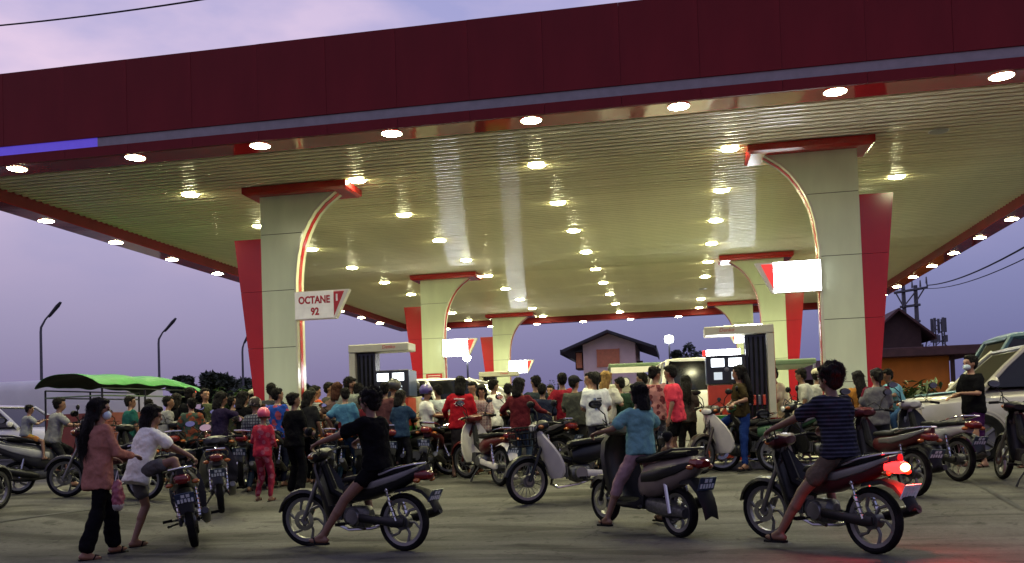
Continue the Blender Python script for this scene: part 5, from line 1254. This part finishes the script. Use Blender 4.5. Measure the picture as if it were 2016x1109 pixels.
    if tm is not None:
        m_ = MB(); lo = lk.get('hem', -.11)
        seat_ = pose.get('seated')
        if seat_: lo = max(lo, -.06)
        pr_ = [(lo, .170, .125), (lo+.07, .168, .122), (.08, .160, .115), (.20, .150 if not fem else .142, .108), (.32, .162, .118), (.42, .176 if not fem else .165, .112), (.475, .125, .085), (.495, .075, .066)]
        m_.loft([ring(PEL+ax*z*s, w_*s+loose*.35, d_*s+loose*.35) for z, w_, d_ in pr_])
        for i, k in enumerate((1, -1)):
            el_, wr = AR[i]; S0 = SH[i]-lf*k*.02*s
            if lk['sleeve'] == 'long': m_.cap(S0, el_, .066*s, .056*s); m_.cap(el_, el_.lerp(wr, .92), .055*s, .038*s)
            elif lk['sleeve'] == 'short': m_.cap(S0, S0.lerp(el_, .70), .070*s, .076*s)
            else: m_.cap(S0, S0.lerp(el_, .25), .062*s, .06*s)
        tob = skinned(m_, lk.get('topname', 'shirt'), tm, root, cv, 3, .055*s if near else .045*s)
        if lk.get('sleeve_m'):
            m2 = MB()
            for i, k in enumerate((1, -1)):
                el_, wr = AR[i]; S0 = SH[i]-lf*k*.02*s; m2.cap(S0, S0.lerp(el_, .70), .074*s, .070*s)
            skinned(m2, 'sleeves', lk['sleeve_m'], tob, cv, 3, .02*s)
        if lk.get('print'):
            lk['print'](tob, lambda u, z, d=0: PEL+ax*z*s+lf*(-u*s)-fw*((.147+d)*s), s)
    bm_ = lk.get('botm'); bt = lk['bot']
    m_ = MB()
    if bt in ('trousers', 'shorts', 'cropped', 'wide'):
        m_.loft([ring(PEL+ax*z*s, w_*s, d_*s) for z, w_, d_ in ((-.13, .11, .09), (-.06, .163, .112), (.02, .163, .112), (.10, .155, .108))])
        for i in range(2):
            kn, an, fd, heel, toe = LG[i]; m_.cap(HIP[i], kn if bt != 'shorts' else HIP[i].lerp(kn, lk.get('short', .6)), .092*s, .072*s if bt != 'shorts' else .088*s)
            if bt == 'shorts':
                pass
            else:
                e = {'trousers': .93, 'cropped': .78, 'wide': .86}[bt]; rr = {'trousers': .05, 'cropped': .058, 'wide': .085}[bt]
                m_.cap(kn, kn.lerp(an, e), .070*s if bt != 'wide' else .085*s, rr*s)
    elif bt == 'knee':
        m_.loft([ring(PEL+ax*z*s, w_*s, d_*s) for z, w_, d_ in ((-.13, .11, .09), (-.06, .163, .112), (.02, .163, .112), (.10, .155, .108))])
        for i in range(2):
            kn, an = LG[i][:2]; m_.cap(HIP[i], kn, .092*s, .072*s); m_.cap(kn, kn.lerp(an, .28), .07*s, .066*s)
    else:   # longyi or skirt
        seat_ = pose.get('seated'); ends = [LG[0][1], LG[1][1]]
        if seat_:
            for i in range(2): kn, an = LG[i][:2]; m_.cap(HIP[i], kn, .10*s, .085*s); m_.cap(kn, kn.lerp(an, .85), .085*s, .085*s)
            m_.cap(LG[0][0], LG[1][0], .08*s, .08*s); m_.loft([ring(PEL+ax*z*s, w_*s, d_*s) for z, w_, d_ in ((-.13, .11, .09), (-.06, .163, .112), (.10, .155, .108))])
        else:
            c0 = (ends[0]+ends[1])/2; rings = []
            for t, w_, d_ in ((0, .155, .11), (.15, .172, .13), (.45, .165, .13), (.8, .155, .125), (1, .15, .12)):
                p = (PEL+ax*.08*s).lerp(c0+V((0, 0, .04*s)), t); rings.append([p+V((d_*s*_s(a), w_*s*_c(a), 0)) for a in (2*math.pi*k/16 for k in range(16))])
            m_.loft(rings)
    nm = {'trousers': 'trousers', 'shorts': 'shorts', 'cropped': 'trousers', 'wide': 'trousers', 'knee': 'shorts', 'longyi': 'longyi', 'skirt': 'skirt'}[bt]
    skinned(m_, nm, bm_ or cloth((.02, .02, .022)), root, cv, 3, .04*s)
    # ---- footwear
    shm = lk.get('shoem', 'rubber')
    for i in range(2):
        kn, an, fd, heel, toe = LG[i]; up_ = V((0, 0, 1)); sd = fd.cross(up_).normalized(); nn = sd.cross(fd)
        if lk['shoe'] == 'shoe':
            skinned(MB().cap(heel, toe, .046*s, .036*s).cap(an-V((0, 0, .02*s)), heel+fd*.07*s, .046*s, .044*s), 'shoe', shm, root, .016 if not near else .012, 2)
        else:
            rg = []
            for zz in (-.048, -.028):
                rg.append([heel.lerp(toe, u)+sd*w_*s+nn*zz*s for u, w_ in ((-.14, -.02), (-.1, -.036), (.3, -.034), (.75, -.046), (1.08, -.030), (1.16, 0), (1.08, .030), (.75, .046), (.3, .034), (-.1, .036), (-.14, .02))])
            so = MB().loft(rg).build('sandal', shm, root)
            MB().tube([heel.lerp(toe, .55)+sd*.042*s-nn*.03*s, heel.lerp(toe, .7)+sd*.02*s+nn*.026*s, heel.lerp(toe, .92)+nn*.02*s, heel.lerp(toe, .7)-sd*.02*s+nn*.026*s, heel.lerp(toe, .55)-sd*.042*s-nn*.03*s], .008*s, 6).build('strap', shm, so)
    # ---- headgear and carried things that move with the person
    if lk.get('helmet'):
        m_ = MB().ell(hp(-.012, 0, .045), (.135*s, .118*s, .128*s), 20, 12, HR)
        m_.v = [p for p in m_.v]; hz_ = [max((HR.transposed() @ (p-HC)).z, -.03*s) for p in m_.v]
        for q, p in enumerate(m_.v):
            l_ = HR.transposed() @ (p-HC); l_.z = max(l_.z, -.035*s+.03*s*(l_.x > .06*s)); m_.v[q] = HC+HR @ l_
        ho = m_.build('helmet', lk['helmet'], root)
        rg = [hp(.10, y, z) for y, z in ()]
        MB().tube([hp(-.012+.137*_c(R(q)), .12*_s(R(q)), -.03) for q in range(0, 361, 20)], .009*s, 6).build('helmet_edge', 'black_plastic', ho)
        MB().secx([(.10*s, 0, .085*s, .028*s, .04*s), (.17*s, 0, .06*s, .016*s, .024*s)], 10).xform(Matrix.Translation(HC) @ HR.to_4x4()).build('visor', 'black_plastic', ho)
    if lk.get('cap'):
        m_ = MB().ell(hp(-.015, 0, .06), (.118*s, .10*s, .085*s), 18, 10, HR)
        co_ = m_.build('cap', lk['cap'], root)
        MB().secx([(.07*s, 0, .08*s, .062*s, .075*s), (.17*s, 0, .06*s, .045*s, .055*s)], 12).xform(Matrix.Translation(HC) @ HR.to_4x4()).build('cap_peak', lk['cap'], co_)
    return root
STATS = []
def stand(px, ytop, y, facing, label, look, pose=None, near=False, hfix=None):
    """someone standing at depth y whose head top shows at (px, ytop)"""
    p = aty(px, ytop, y); z0 = gz(p.x, y); h = p.z-z0+.02; pose = dict(pose or {}); STATS.append((label, round(h, 2)))
    h = hfix or min(1.9, max(.95, h)); rj = random.Random(int(px*7+ytop))
    if 'lean' not in pose: pose['lean'] = rj.uniform(-.02, .14)
    if 'head' not in pose: pose['head'] = (R(rj.choice((-1, 1))*rj.uniform(5, 50)), rj.uniform(-.05, .25))
    pose.setdefault('side', rj.uniform(-.06, .06)); pose.setdefault('twist', R(rj.uniform(-16, 16))); facing += rj.uniform(-18, 18)
    if 'hands' not in pose:
        q = rj.random(); s_ = h/1.7
        if q < .35: pose['hands'] = ((.24*s_, .14*s_, 1.05*s_), (.26*s_, -.10*s_, 1.02*s_))
        elif q < .55: pose['hands'] = (None, (.22*s_, -.2*s_, 1.15*s_))
        elif q < .7: pose['hands'] = ((.05, .26*s_, .98*s_), None)
    if 'feet' not in pose: q = rj.uniform(-.08, .08); pose['feet'] = ((-.02+q, .11, .075*h/1.7), (.03-q, -.11, .075*h/1.7))
    return person((p.x, y, z0), R(facing), h, label, look, pose, near)
def ride(key, h, label, look, pose, near=False, off=0):
    loc, a, root = BK[key]; p = dict(seated=True, pelvis=(-.18+off, 0, .86), lean=.16, hands=((.26, .34, 1.03), (.26, -.34, 1.03)), grip=(True, True), feet=((-.02, .20, .36), (-.02, -.20, .36)), fdir=((1, .1, 0), (1, -.1, 0)), kbend=((1, .35, .3), (1, -.35, .3)), ebend=((-.3, .6, -.8), (-.3, -.6, -.8)))
    p.update(pose); return person(loc, a, h, label, look, p, near)
C_ = cloth
BLACK, DARK, NAVY = C_((.008, .008, .010)), C_((.022, .022, .025)), C_((.02, .024, .05))
JEANS = C_((.05, .075, .12)); KHAKI = C_((.16, .13, .09)); GREY = C_((.22, .22, .23)); LGREY = C_((.40, .40, .40)); WHITE = C_((.62, .62, .60)); CREAM = C_((.58, .52, .38))
# --- foreground
P = ground_at(196, 1097)
person(P, R(62), 1.57, 'woman in salmon blouse and black trousers walking with long loose hair and mask', dict(skin=0, fem=True, hair='long', top=C_((.34, .15, .115)), topname='blouse', sleeve='long', hem=-.20, bot='wide', botm=BLACK, mask=True, shoem='rubber'),
       dict(lean=.05, feet=((.20, .10, .085), (-.20, -.11, .075)), hands=((.24, .20, .98), (.30, -.12, 1.0)), head=(R(-28), .05), fpitch=(0, .12)), True)
bag = empty('plastic_bag', aty(231, 975, P.y-.1), 0, 'pink and white plastic bag held by the woman in the salmon blouse', 'bag'); 
M('bag_pink', (.20, .045, .07), .5, var=.3, scale=20); M('bag_white', (.28, .26, .25), .5, var=.3, scale=20)
skinned(MB().ell((0, 0, .04), (.05, .06, .12)).ell((0, .01, -.04), (.055, .075, .11)), 'bag_body', 'bag_pink', bag, .012, 2, .03, TUFTS)
skinned(MB().ell((0, .01, -.10), (.05, .07, .06)), 'bag_base', 'bag_white', bag, .012, 2, .02, TUFTS)
MB().tube([(0, .03, .14), (0, .01, .24), (0, -.03, .14)], .006, 5).build('bag_handle', 'bag_white', bag)
bl, ba, _r = BK['mount']; P = ground_at(272, 1078)
person(P, R(52), 1.53, 'woman in white t-shirt and grey shorts swinging a leg over a motorbike', dict(skin=0, fem=True, hair='bob', top=C_((.66, .65, .58)), hem=-.17, bot='shorts', botm=C_((.13, .125, .12))),
       dict(pelvis=(.02, -.02, .83), lean=.30, side=.05, feet=((-.02, .06, .075), (.38, -.42, .56)), hands=((.52, .02, .98), (.48, -.30, .95)), kbend=((1, 0, 0), (.7, -.9, 1.2)), head=(R(-20), .12), grip=(True, True), fdir=((1, .1, 0), (.6, -.7, 0)), fpitch=(0, .5)), True)
ride('rider1', 1.62, 'curly haired rider all in black with bare legs on the black motorbike', dict(skin=1, hair='curly', top=BLACK, hem=-.06, sleeve='short', bot='shorts', botm=BLACK, short=.36),
     dict(pelvis=(-.32, .02, .83), lean=.12, feet=((.17, .40, .075), (-.05, -.22, .30)), kbend=((1, .7, .5), (1, -.3, .3)), head=(R(5), .05)), True)
ride('rider4', 1.50, 'woman in teal t-shirt and knee length pink trousers on the brown scooter', dict(skin=1, fem=True, hair='bob', top=C_((.16, .33, .33)), bot='knee', botm=C_((.30, .19, .20))),
     dict(pelvis=(-.04, .0, .84), lean=.02, feet=((.12, .38, .075), (.1, -.36, .075)), kbend=((1, .5, .5), (1, -.5, .5)), head=(R(10), .02)), True)
ride('rider5', 1.66, 'rider in dark striped t-shirt and brown shorts on the motorbike with lit tail lamp', dict(skin=1, hair='curly', top=C_((.020, .021, .032), 'stripe', (.055, .057, .085)), bot='shorts', botm=C_((.13, .10, .075))),
     dict(pelvis=(-.30, .02, .85), lean=.12, feet=((.14, .40, .075), (.0, -.22, .30)), kbend=((1, .7, .5), (1, -.3, .3)), head=(R(8), .02)), True)
# --- left group
ride('scoot_left', 1.45, 'man in grey shirt on the scooter at the left edge', dict(skin=0, hair='short', top=GREY, bot='trousers', botm=DARK), dict(pelvis=(-.12, 0, .80), lean=.2, feet=((.0, .24, .33), (.1, -.40, .075))), off=0)
ride('scoot_left', 1.0, 'small boy in grey with orange shorts riding behind the man at the left edge', dict(skin=0, hair='short', top=C_((.25, .26, .27)), bot='shorts', botm=C_((.40, .18, .06), 'floral', (.45, .33, .05))), dict(pelvis=(-.50, 0, .90), hands=((-.26, .15, 1.12), (-.26, -.15, 1.12)), feet=((-.30, .22, .55), (-.30, -.22, .55)), head=(R(-20), 0)), off=0)
TE = C_((.02, .10, .095))
stand(255, 784, 14.9, 75, 'boy in dark teal shirt standing beside the green tarp trike', dict(top=TE, skin=0, bot='trousers', botm=DARK))
stand(322, 784, 14.4, 60, 'man in grey shirt turned away under the right half of the green tarp', dict(top=GREY, skin=0, bot='trousers', botm=JEANS), dict(lean=.15))
stand(376, 788, 13.2, 80, 'boy in camouflage patterned shirt behind the woman in white', dict(top=C_((.05, .075, .06), 'camo', (.20, .06, .035)), skin=0, bot='trousers', botm=DARK), dict(head=(R(40), 0)))
stand(374, 768, 14.6, 100, 'person in black shirt just behind the boy in camouflage', dict(top=BLACK, skin=1, botm=BLACK), dict(hands=((.3, .15, 1.05), None)))
stand(403, 769, 15.8, 270, 'child facing the camera beyond the boy in camouflage', dict(top=C_((.07, .085, .05)), skin=2, botm=DARK))
stand(430, 777, 13.0, 70, 'person in dark purple t-shirt reaching an arm to the right', dict(top=C_((.026, .018, .05)), skin=1, hair='bob', fem=True, botm=BLACK), dict(hands=(None, (.42, -.32, 1.0)), lean=.08))
stand(482, 776, 13.7, 90, 'person with dark shoulder length hair in black beside the pale cap', dict(top=BLACK, skin=1, hair='bob', fem=True, botm=DARK))
stand(497, 772, 15.4, 95, 'man with pale cap left of the OCTANE column', dict(top=C_((.10, .10, .10)), skin=0, cap=C_((.42, .40, .30)), botm=DARK))
stand(505, 790, 12.9, 85, 'person in checked shirt and patterned helmet behind the child in pink', dict(top=C_((.16, .17, .20), 'check', (.04, .04, .06)), skin=0, helmet=C_((.06, .05, .05), 'camo', (.30, .26, .22)), hair='none', botm=JEANS))
stand(533, 760, 14.2, 90, 'tall man behind the blue floral shirt at the OCTANE column', dict(top=C_((.05, .05, .06)), skin=0, botm=DARK))
stand(543, 769, 13.4, 90, 'person in bright blue floral shirt before the OCTANE column', dict(top=C_((.02, .06, .30), 'floral', (.30, .06, .10)), skin=0, botm=NAVY))
M('helmet_pink', (.50, .06, .12), .3, coat=.4, var=.06)
ch = stand(515, 811, 11.95, 95, 'small child in pink outfit and pink helmet standing in the queue', dict(top=C_((.36, .025, .05), 'floral', (.45, .10, .14)), skin=0, sleeve='long', bot='trousers', botm=C_((.30, .03, .055), 'floral', (.42, .12, .16)), helmet='helmet_pink', hair='none'))
stand(577, 779, 12.3, 60, 'woman all in black with gathered hair standing right of the child in pink', dict(top=BLACK, skin=1, fem=True, hair='bun', sleeve='short', bot='wide', botm=BLACK), dict(head=(R(-30), 0)))
ride('girl', 1.55, 'girl with ponytail in grey striped t-shirt sitting on a motorbike', dict(top=C_((.34, .35, .36), 'stripe', (.13, .13, .15)), skin=0, fem=True, hair='pony', bot='shorts', botm=C_((.14, .10, .20))), dict(pelvis=(-.2, 0, .86), head=(R(-10), 0), hands=((.26, .34, 1.03), (.26, -.34, 1.03))))
stand(621, 764, 15.9, 60, 'man in orange shirt behind the girl in stripes', dict(top=C_((.42, .07, .025)), skin=0, botm=DARK))
stand(641, 757, 17.0, 60, 'man with dark hair right behind the orange shirt', dict(top=C_((.07, .065, .06)), skin=1, botm=DARK))
stand(662, 759, 14.3, 80, 'woman with reddish brown hair between two dark haired men', dict(top=C_((.16, .10, .09)), skin=0, fem=True, hair='bob', hairm='hair_brown', botm=DARK))
stand(679, 768, 13.6, 85, 'boy in plain blue t-shirt in front of the left dispenser', dict(top=C_((.055, .15, .26)), skin=0, botm=C_((.05, .10, .17))))
stand(684, 747, 14.2, 85, 'man in pale green grey t-shirt behind the boy in blue', dict(top=C_((.22, .24, .21)), skin=0, botm=DARK))
stand(712, 782, 13.8, 100, 'person in maroon shirt half hidden by the rider in black', dict(top=C_((.13, .018, .028)), skin=1, botm=DARK))
stand(757, 757, 13.9, 90, 'person with black hair before the dispenser screens', dict(top=C_((.12, .05, .055)), skin=1, botm=DARK))
M('helmet_dark', (.03, .03, .03), .3, coat=.4, var=.2)
M('helmet_purple', (.07, .05, .20), .3, coat=.4, var=.3, scale=12)
stand(770, 754, 14.15, 80, 'man with dark glossy helmet below the dispenser screens', dict(top=C_((.20, .20, .15)), skin=0, helmet='helmet_dark', hair='none', botm=DARK))
stand(787, 774, 13.7, 80, 'woman in dark blue t-shirt just right of the rider in black', dict(top=C_((.025, .05, .10)), skin=1, fem=True, hair='bob', botm=DARK), dict(hands=(None, (.36, -.12, .98)), lean=.1))
stand(813, 756, 15.3, 75, 'man in cream shirt and dark helmet beside the white car', dict(top=CREAM, skin=0, helmet='helmet_dark', hair='none', botm=KHAKI), dict(lean=.12))
stand(838, 765, 14.7, 20, 'woman in white top and teal trousers with purple helmet', dict(top=WHITE, skin=2, fem=True, helmet='helmet_purple', hair='short', bot='wide', botm=C_((.012, .20, .23))), dict(hands=((.30, .2, .98), (.30, -.05, 1.0))))
stand(862, 762, 15.3, 75, 'person in pale shirt and blue vest left of the red printed shirt', dict(top=C_((.45, .50, .52)), skin=0, botm=DARK))
def burmese(tob, at, s):
    m_ = MB(); rnd = random.Random(3)
    for row, (z, w, hgt) in enumerate(((.40, .085, .02), (.345, .065, .012), (.315, .09, .010), (.285, .06, .009))):
        u = -w
        while u < w:
            r_ = hgt*.5*s; m_.tube([at(u, z)+V((0, 0, r_*_s(q*.9)))+(at(u+r_/s*_c(q*.9), z)-at(u, z)) for q in range(7)], .0035*s if row == 0 else .0026*s, 5); u += hgt*1.15
    m_.build('lettering', 'letter_white', tob)
stand(903, 747, 14.2, 88, 'man in red long sleeved shirt with white printed back', dict(top=C_((.34, .012, .022)), skin=1, hair='bob', sleeve='long', bot='longyi', botm=C_((.03, .025, .03)), print=burmese), dict(hands=((.25, .25, .95), None)))
stand(947, 763, 14.6, 265, 'woman in pale checked shirt facing forward beside the red shirt', dict(top=C_((.30, .19, .20), 'check', (.42, .34, .34)), skin=2, fem=True, hair='bob', botm=DARK), dict(head=(R(10), .35), hands=((.28, .08, 1.0), (.28, -.08, 1.0))))
stand(938, 756, 15.3, 180, 'man in profile facing left behind the checked shirt', dict(top=C_((.26, .22, .16)), skin=0, botm=DARK))
stand(970, 751, 15.3, 70, 'person in clean white t-shirt left of the maroon shirt', dict(top=WHITE, skin=0, botm=DARK))
stand(1002, 760, 15.4, 90, 'person in black between white and maroon shirts', dict(top=DARK, skin=1, botm=DARK))
stand(1022, 750, 13.6, 92, 'heavy set person in maroon shirt and blue jeans with arms spread', dict(top=C_((.12, .018, .025)), skin=1, hair='bob', sleeve='long', botm=JEANS, shoe='shoe', shoem='bag_white'), dict(hands=((.22, .34, 1.0), (.22, -.34, 1.0))))
stand(1053, 745, 15.2, 88, 'man in dark slate shirt right of the maroon shirt', dict(top=C_((.035, .045, .055)), skin=0, botm=DARK))
stand(1086, 762, 18.2, 250, 'attendant in yellow vest beyond the man in slate', dict(top=C_((.45, .27, .015)), skin=0, botm=DARK))
stand(1108, 739, 15.4, 120, 'man in dark red shirt turning aside above the yellow vest', dict(top=C_((.22, .015, .03)), skin=0, botm=DARK), dict(hands=((.2, .35, .95), None)))
stand(1132, 745, 14.7, 75, 'man in dark grey green shirt and cap left of the printed white t-shirt', dict(top=C_((.075, .08, .07)), skin=0, cap=C_((.03, .03, .035)), botm=C_((.04, .04, .04))))
M('print_blue', (.06, .10, .24), .7); M('print_black', (.03, .03, .04), .7)
def tee_print(tob, at, s):
    def quad(u0, u1, z0, z1, mt, nm='printed_patch'):
        rg = []
        for d in (0, .004): rg.append([at(u0, z0, d), at(u1, z0, d), at(u1, z1, d), at(u0, z1, d)])
        MB().loft(rg).build(nm, mt, tob, smooth=0)
    quad(-.06, -.015, .27, .34, 'print_blue'); quad(0, .075, .32, .345, 'print_black'); quad(0, .08, .275, .305, 'print_black'); quad(-.03, .05, .245, .252, 'print_black'); quad(-.045, -.01, .15, .19, 'print_blue'); quad(.005, .04, .15, .19, 'print_black')
stand(1173, 738, 14.1, 90, 'person in white t-shirt with blue and black square print on the back', dict(top=C_((.50, .52, .55)), skin=0, hair='pony', fem=False, botm=C_((.05, .05, .06)), print=tee_print), dict(lean=.06))
stand(1190, 737, 15.0, 85, 'blond haired person behind the printed white t-shirt', dict(top=C_((.45, .44, .40)), skin=2, hair='bob', fem=True, hairm='hair_blond', botm=DARK))
stand(1159, 738, 15.9, 150, 'man in white looking left behind the printed white t-shirt', dict(top=WHITE, skin=0, botm=DARK))
stand(1266, 739, 16.2, 190, 'man in light blue shirt facing left before the white van', dict(top=C_((.20, .28, .38)), skin=1, botm=DARK))
stand(1289, 727, 14.5, 95, 'woman in pink floral shirt and grey print trousers', dict(top=C_((.36, .17, .17), 'floral', (.14, .04, .05)), skin=0, fem=True, hair='bun', bot='trousers', botm=C_((.20, .20, .21), 'camo', (.09, .09, .10))), dict(hands=((.26, .2, 1.05), None)))
stand(1328, 724, 14.0, 165, 'man in bright coral pink t-shirt and black shorts in profile', dict(top=C_((.55, .045, .075)), skin=0, bot='shorts', botm=BLACK, hair='short'))
stand(1349, 744, 15.4, 90, 'woman with long black hair behind the coral pink shirt', dict(top=C_((.07, .06, .06)), skin=1, fem=True, hair='long', botm=DARK))
stand(1313, 872, 10.4, 15, 'small child with dark cap peeping out behind the brown scooter', dict(top=C_((.10, .06, .05)), skin=1, cap=DARK, botm=DARK))
loc, a, _r = BK['cub_right']
ride('cub_right', 1.58, 'woman in olive brown top and blue trousers sitting on the cream shielded motorbike', dict(top=C_((.055, .040, .018)), skin=0, fem=True, hair='long', bot='trousers', botm=C_((.012, .03, .14))), dict(pelvis=(-.1, .05, .86), twist=R(-40), head=(R(-30), 0), feet=((.12, .36, .08), (0, -.22, .35)), hands=((.24, .30, 1.02), (.05, -.18, .95)), lean=.02))
stand(1543, 724, 15.4, 195, 'attendant in cream shirt leaning to the left beside the red dispenser', dict(top=CREAM, skin=1, botm=KHAKI), dict(lean=.35, hands=((.42, .12, 1.02), (.40, -.10, 1.0))))
stand(1590, 729, 16.8, 185, 'man in grey white shirt right of the cream attendant', dict(top=LGREY, skin=1, botm=DARK), dict(lean=.2))
stand(1612, 731, 17.6, 100, 'person with pale cap half hidden by the striped rider', dict(top=LGREY, skin=0, cap=C_((.5, .46, .36)), botm=DARK))
stand(1690, 736, 13.9, 80, 'woman with long hair in mustard shirt behind the striped rider', dict(top=C_((.32, .14, .03)), skin=0, fem=True, hair='long', botm=DARK))
MAR_ = C_((.12, .012, .03))
stand(1723, 731, 12.9, 82, 'woman in grey shirt with maroon sleeves and a braid', dict(top=C_((.14, .14, .15)), sleeve_m=MAR_, skin=0, fem=True, hair='pony', botm=C_((.04, .04, .045))))
ride('boy', 1.45, 'boy in light blue t-shirt bent over a chrome headlight', dict(top=C_((.14, .32, .45)), skin=1, botm=C_((.04, .09, .22))), dict(pelvis=(-.22, 0, .86), lean=.42, head=(0, .2)))
stand(1912, 705, 13.9, 185, 'woman in black t-shirt and purple longyi standing by the silver car', dict(top=BLACK, skin=2, fem=True, hair='bun', bot='longyi', botm=C_((.05, .012, .07)), mask=True), dict(hands=((.26, .10, 1.05), (.26, -.12, 1.0)), head=(R(-8), 0)))
stand(2030, 775, 13.5, 180, 'person in pink cut off by the right edge', dict(top=C_((.45, .05, .10)), skin=0, botm=DARK))
stand(1280, 706, 22.6, 90, 'small dark head showing above the pale green pickup bus roof', dict(top=DARK, skin=1, botm=DARK))
stand(290, 790, 15.4, 70, 'person in brown shirt just left of the man in grey under the tarp', dict(top=C_((.08, .055, .04)), skin=1, botm=DARK))
stand(348, 779, 15.9, 100, 'person in black right of the man in grey under the tarp', dict(top=BLACK, skin=1, hair='bob', fem=True, botm=DARK))
stand(455, 784, 14.5, 80, 'person in dark olive shirt between purple t-shirt and black haired woman', dict(top=C_((.045, .05, .03)), skin=0, botm=DARK))
stand(606, 774, 13.7, 85, 'person in black top left of the girl in stripes', dict(top=DARK, skin=1, botm=BLACK, hair='bob', fem=True))
stand(706, 760, 14.25, 80, 'man in brown grey shirt at the left dispenser hoses', dict(top=C_((.09, .075, .06)), skin=0, botm=DARK))
stand(1066, 760, 14.2, 95, 'person in navy shirt right of the jeans wearer', dict(top=C_((.02, .025, .05)), skin=1, botm=DARK))
stand(1218, 748, 15.2, 110, 'person in dark green shirt left of the light blue shirt', dict(top=C_((.03, .06, .04)), skin=0, botm=DARK))
stand(1640, 752, 14.4, 100, 'person in dark shirt half hidden behind the striped rider', dict(top=DARK, skin=1, botm=DARK))
for st_ in STATS:
    if not 1.35 < st_[1] < 1.82: print('HEIGHT', st_)
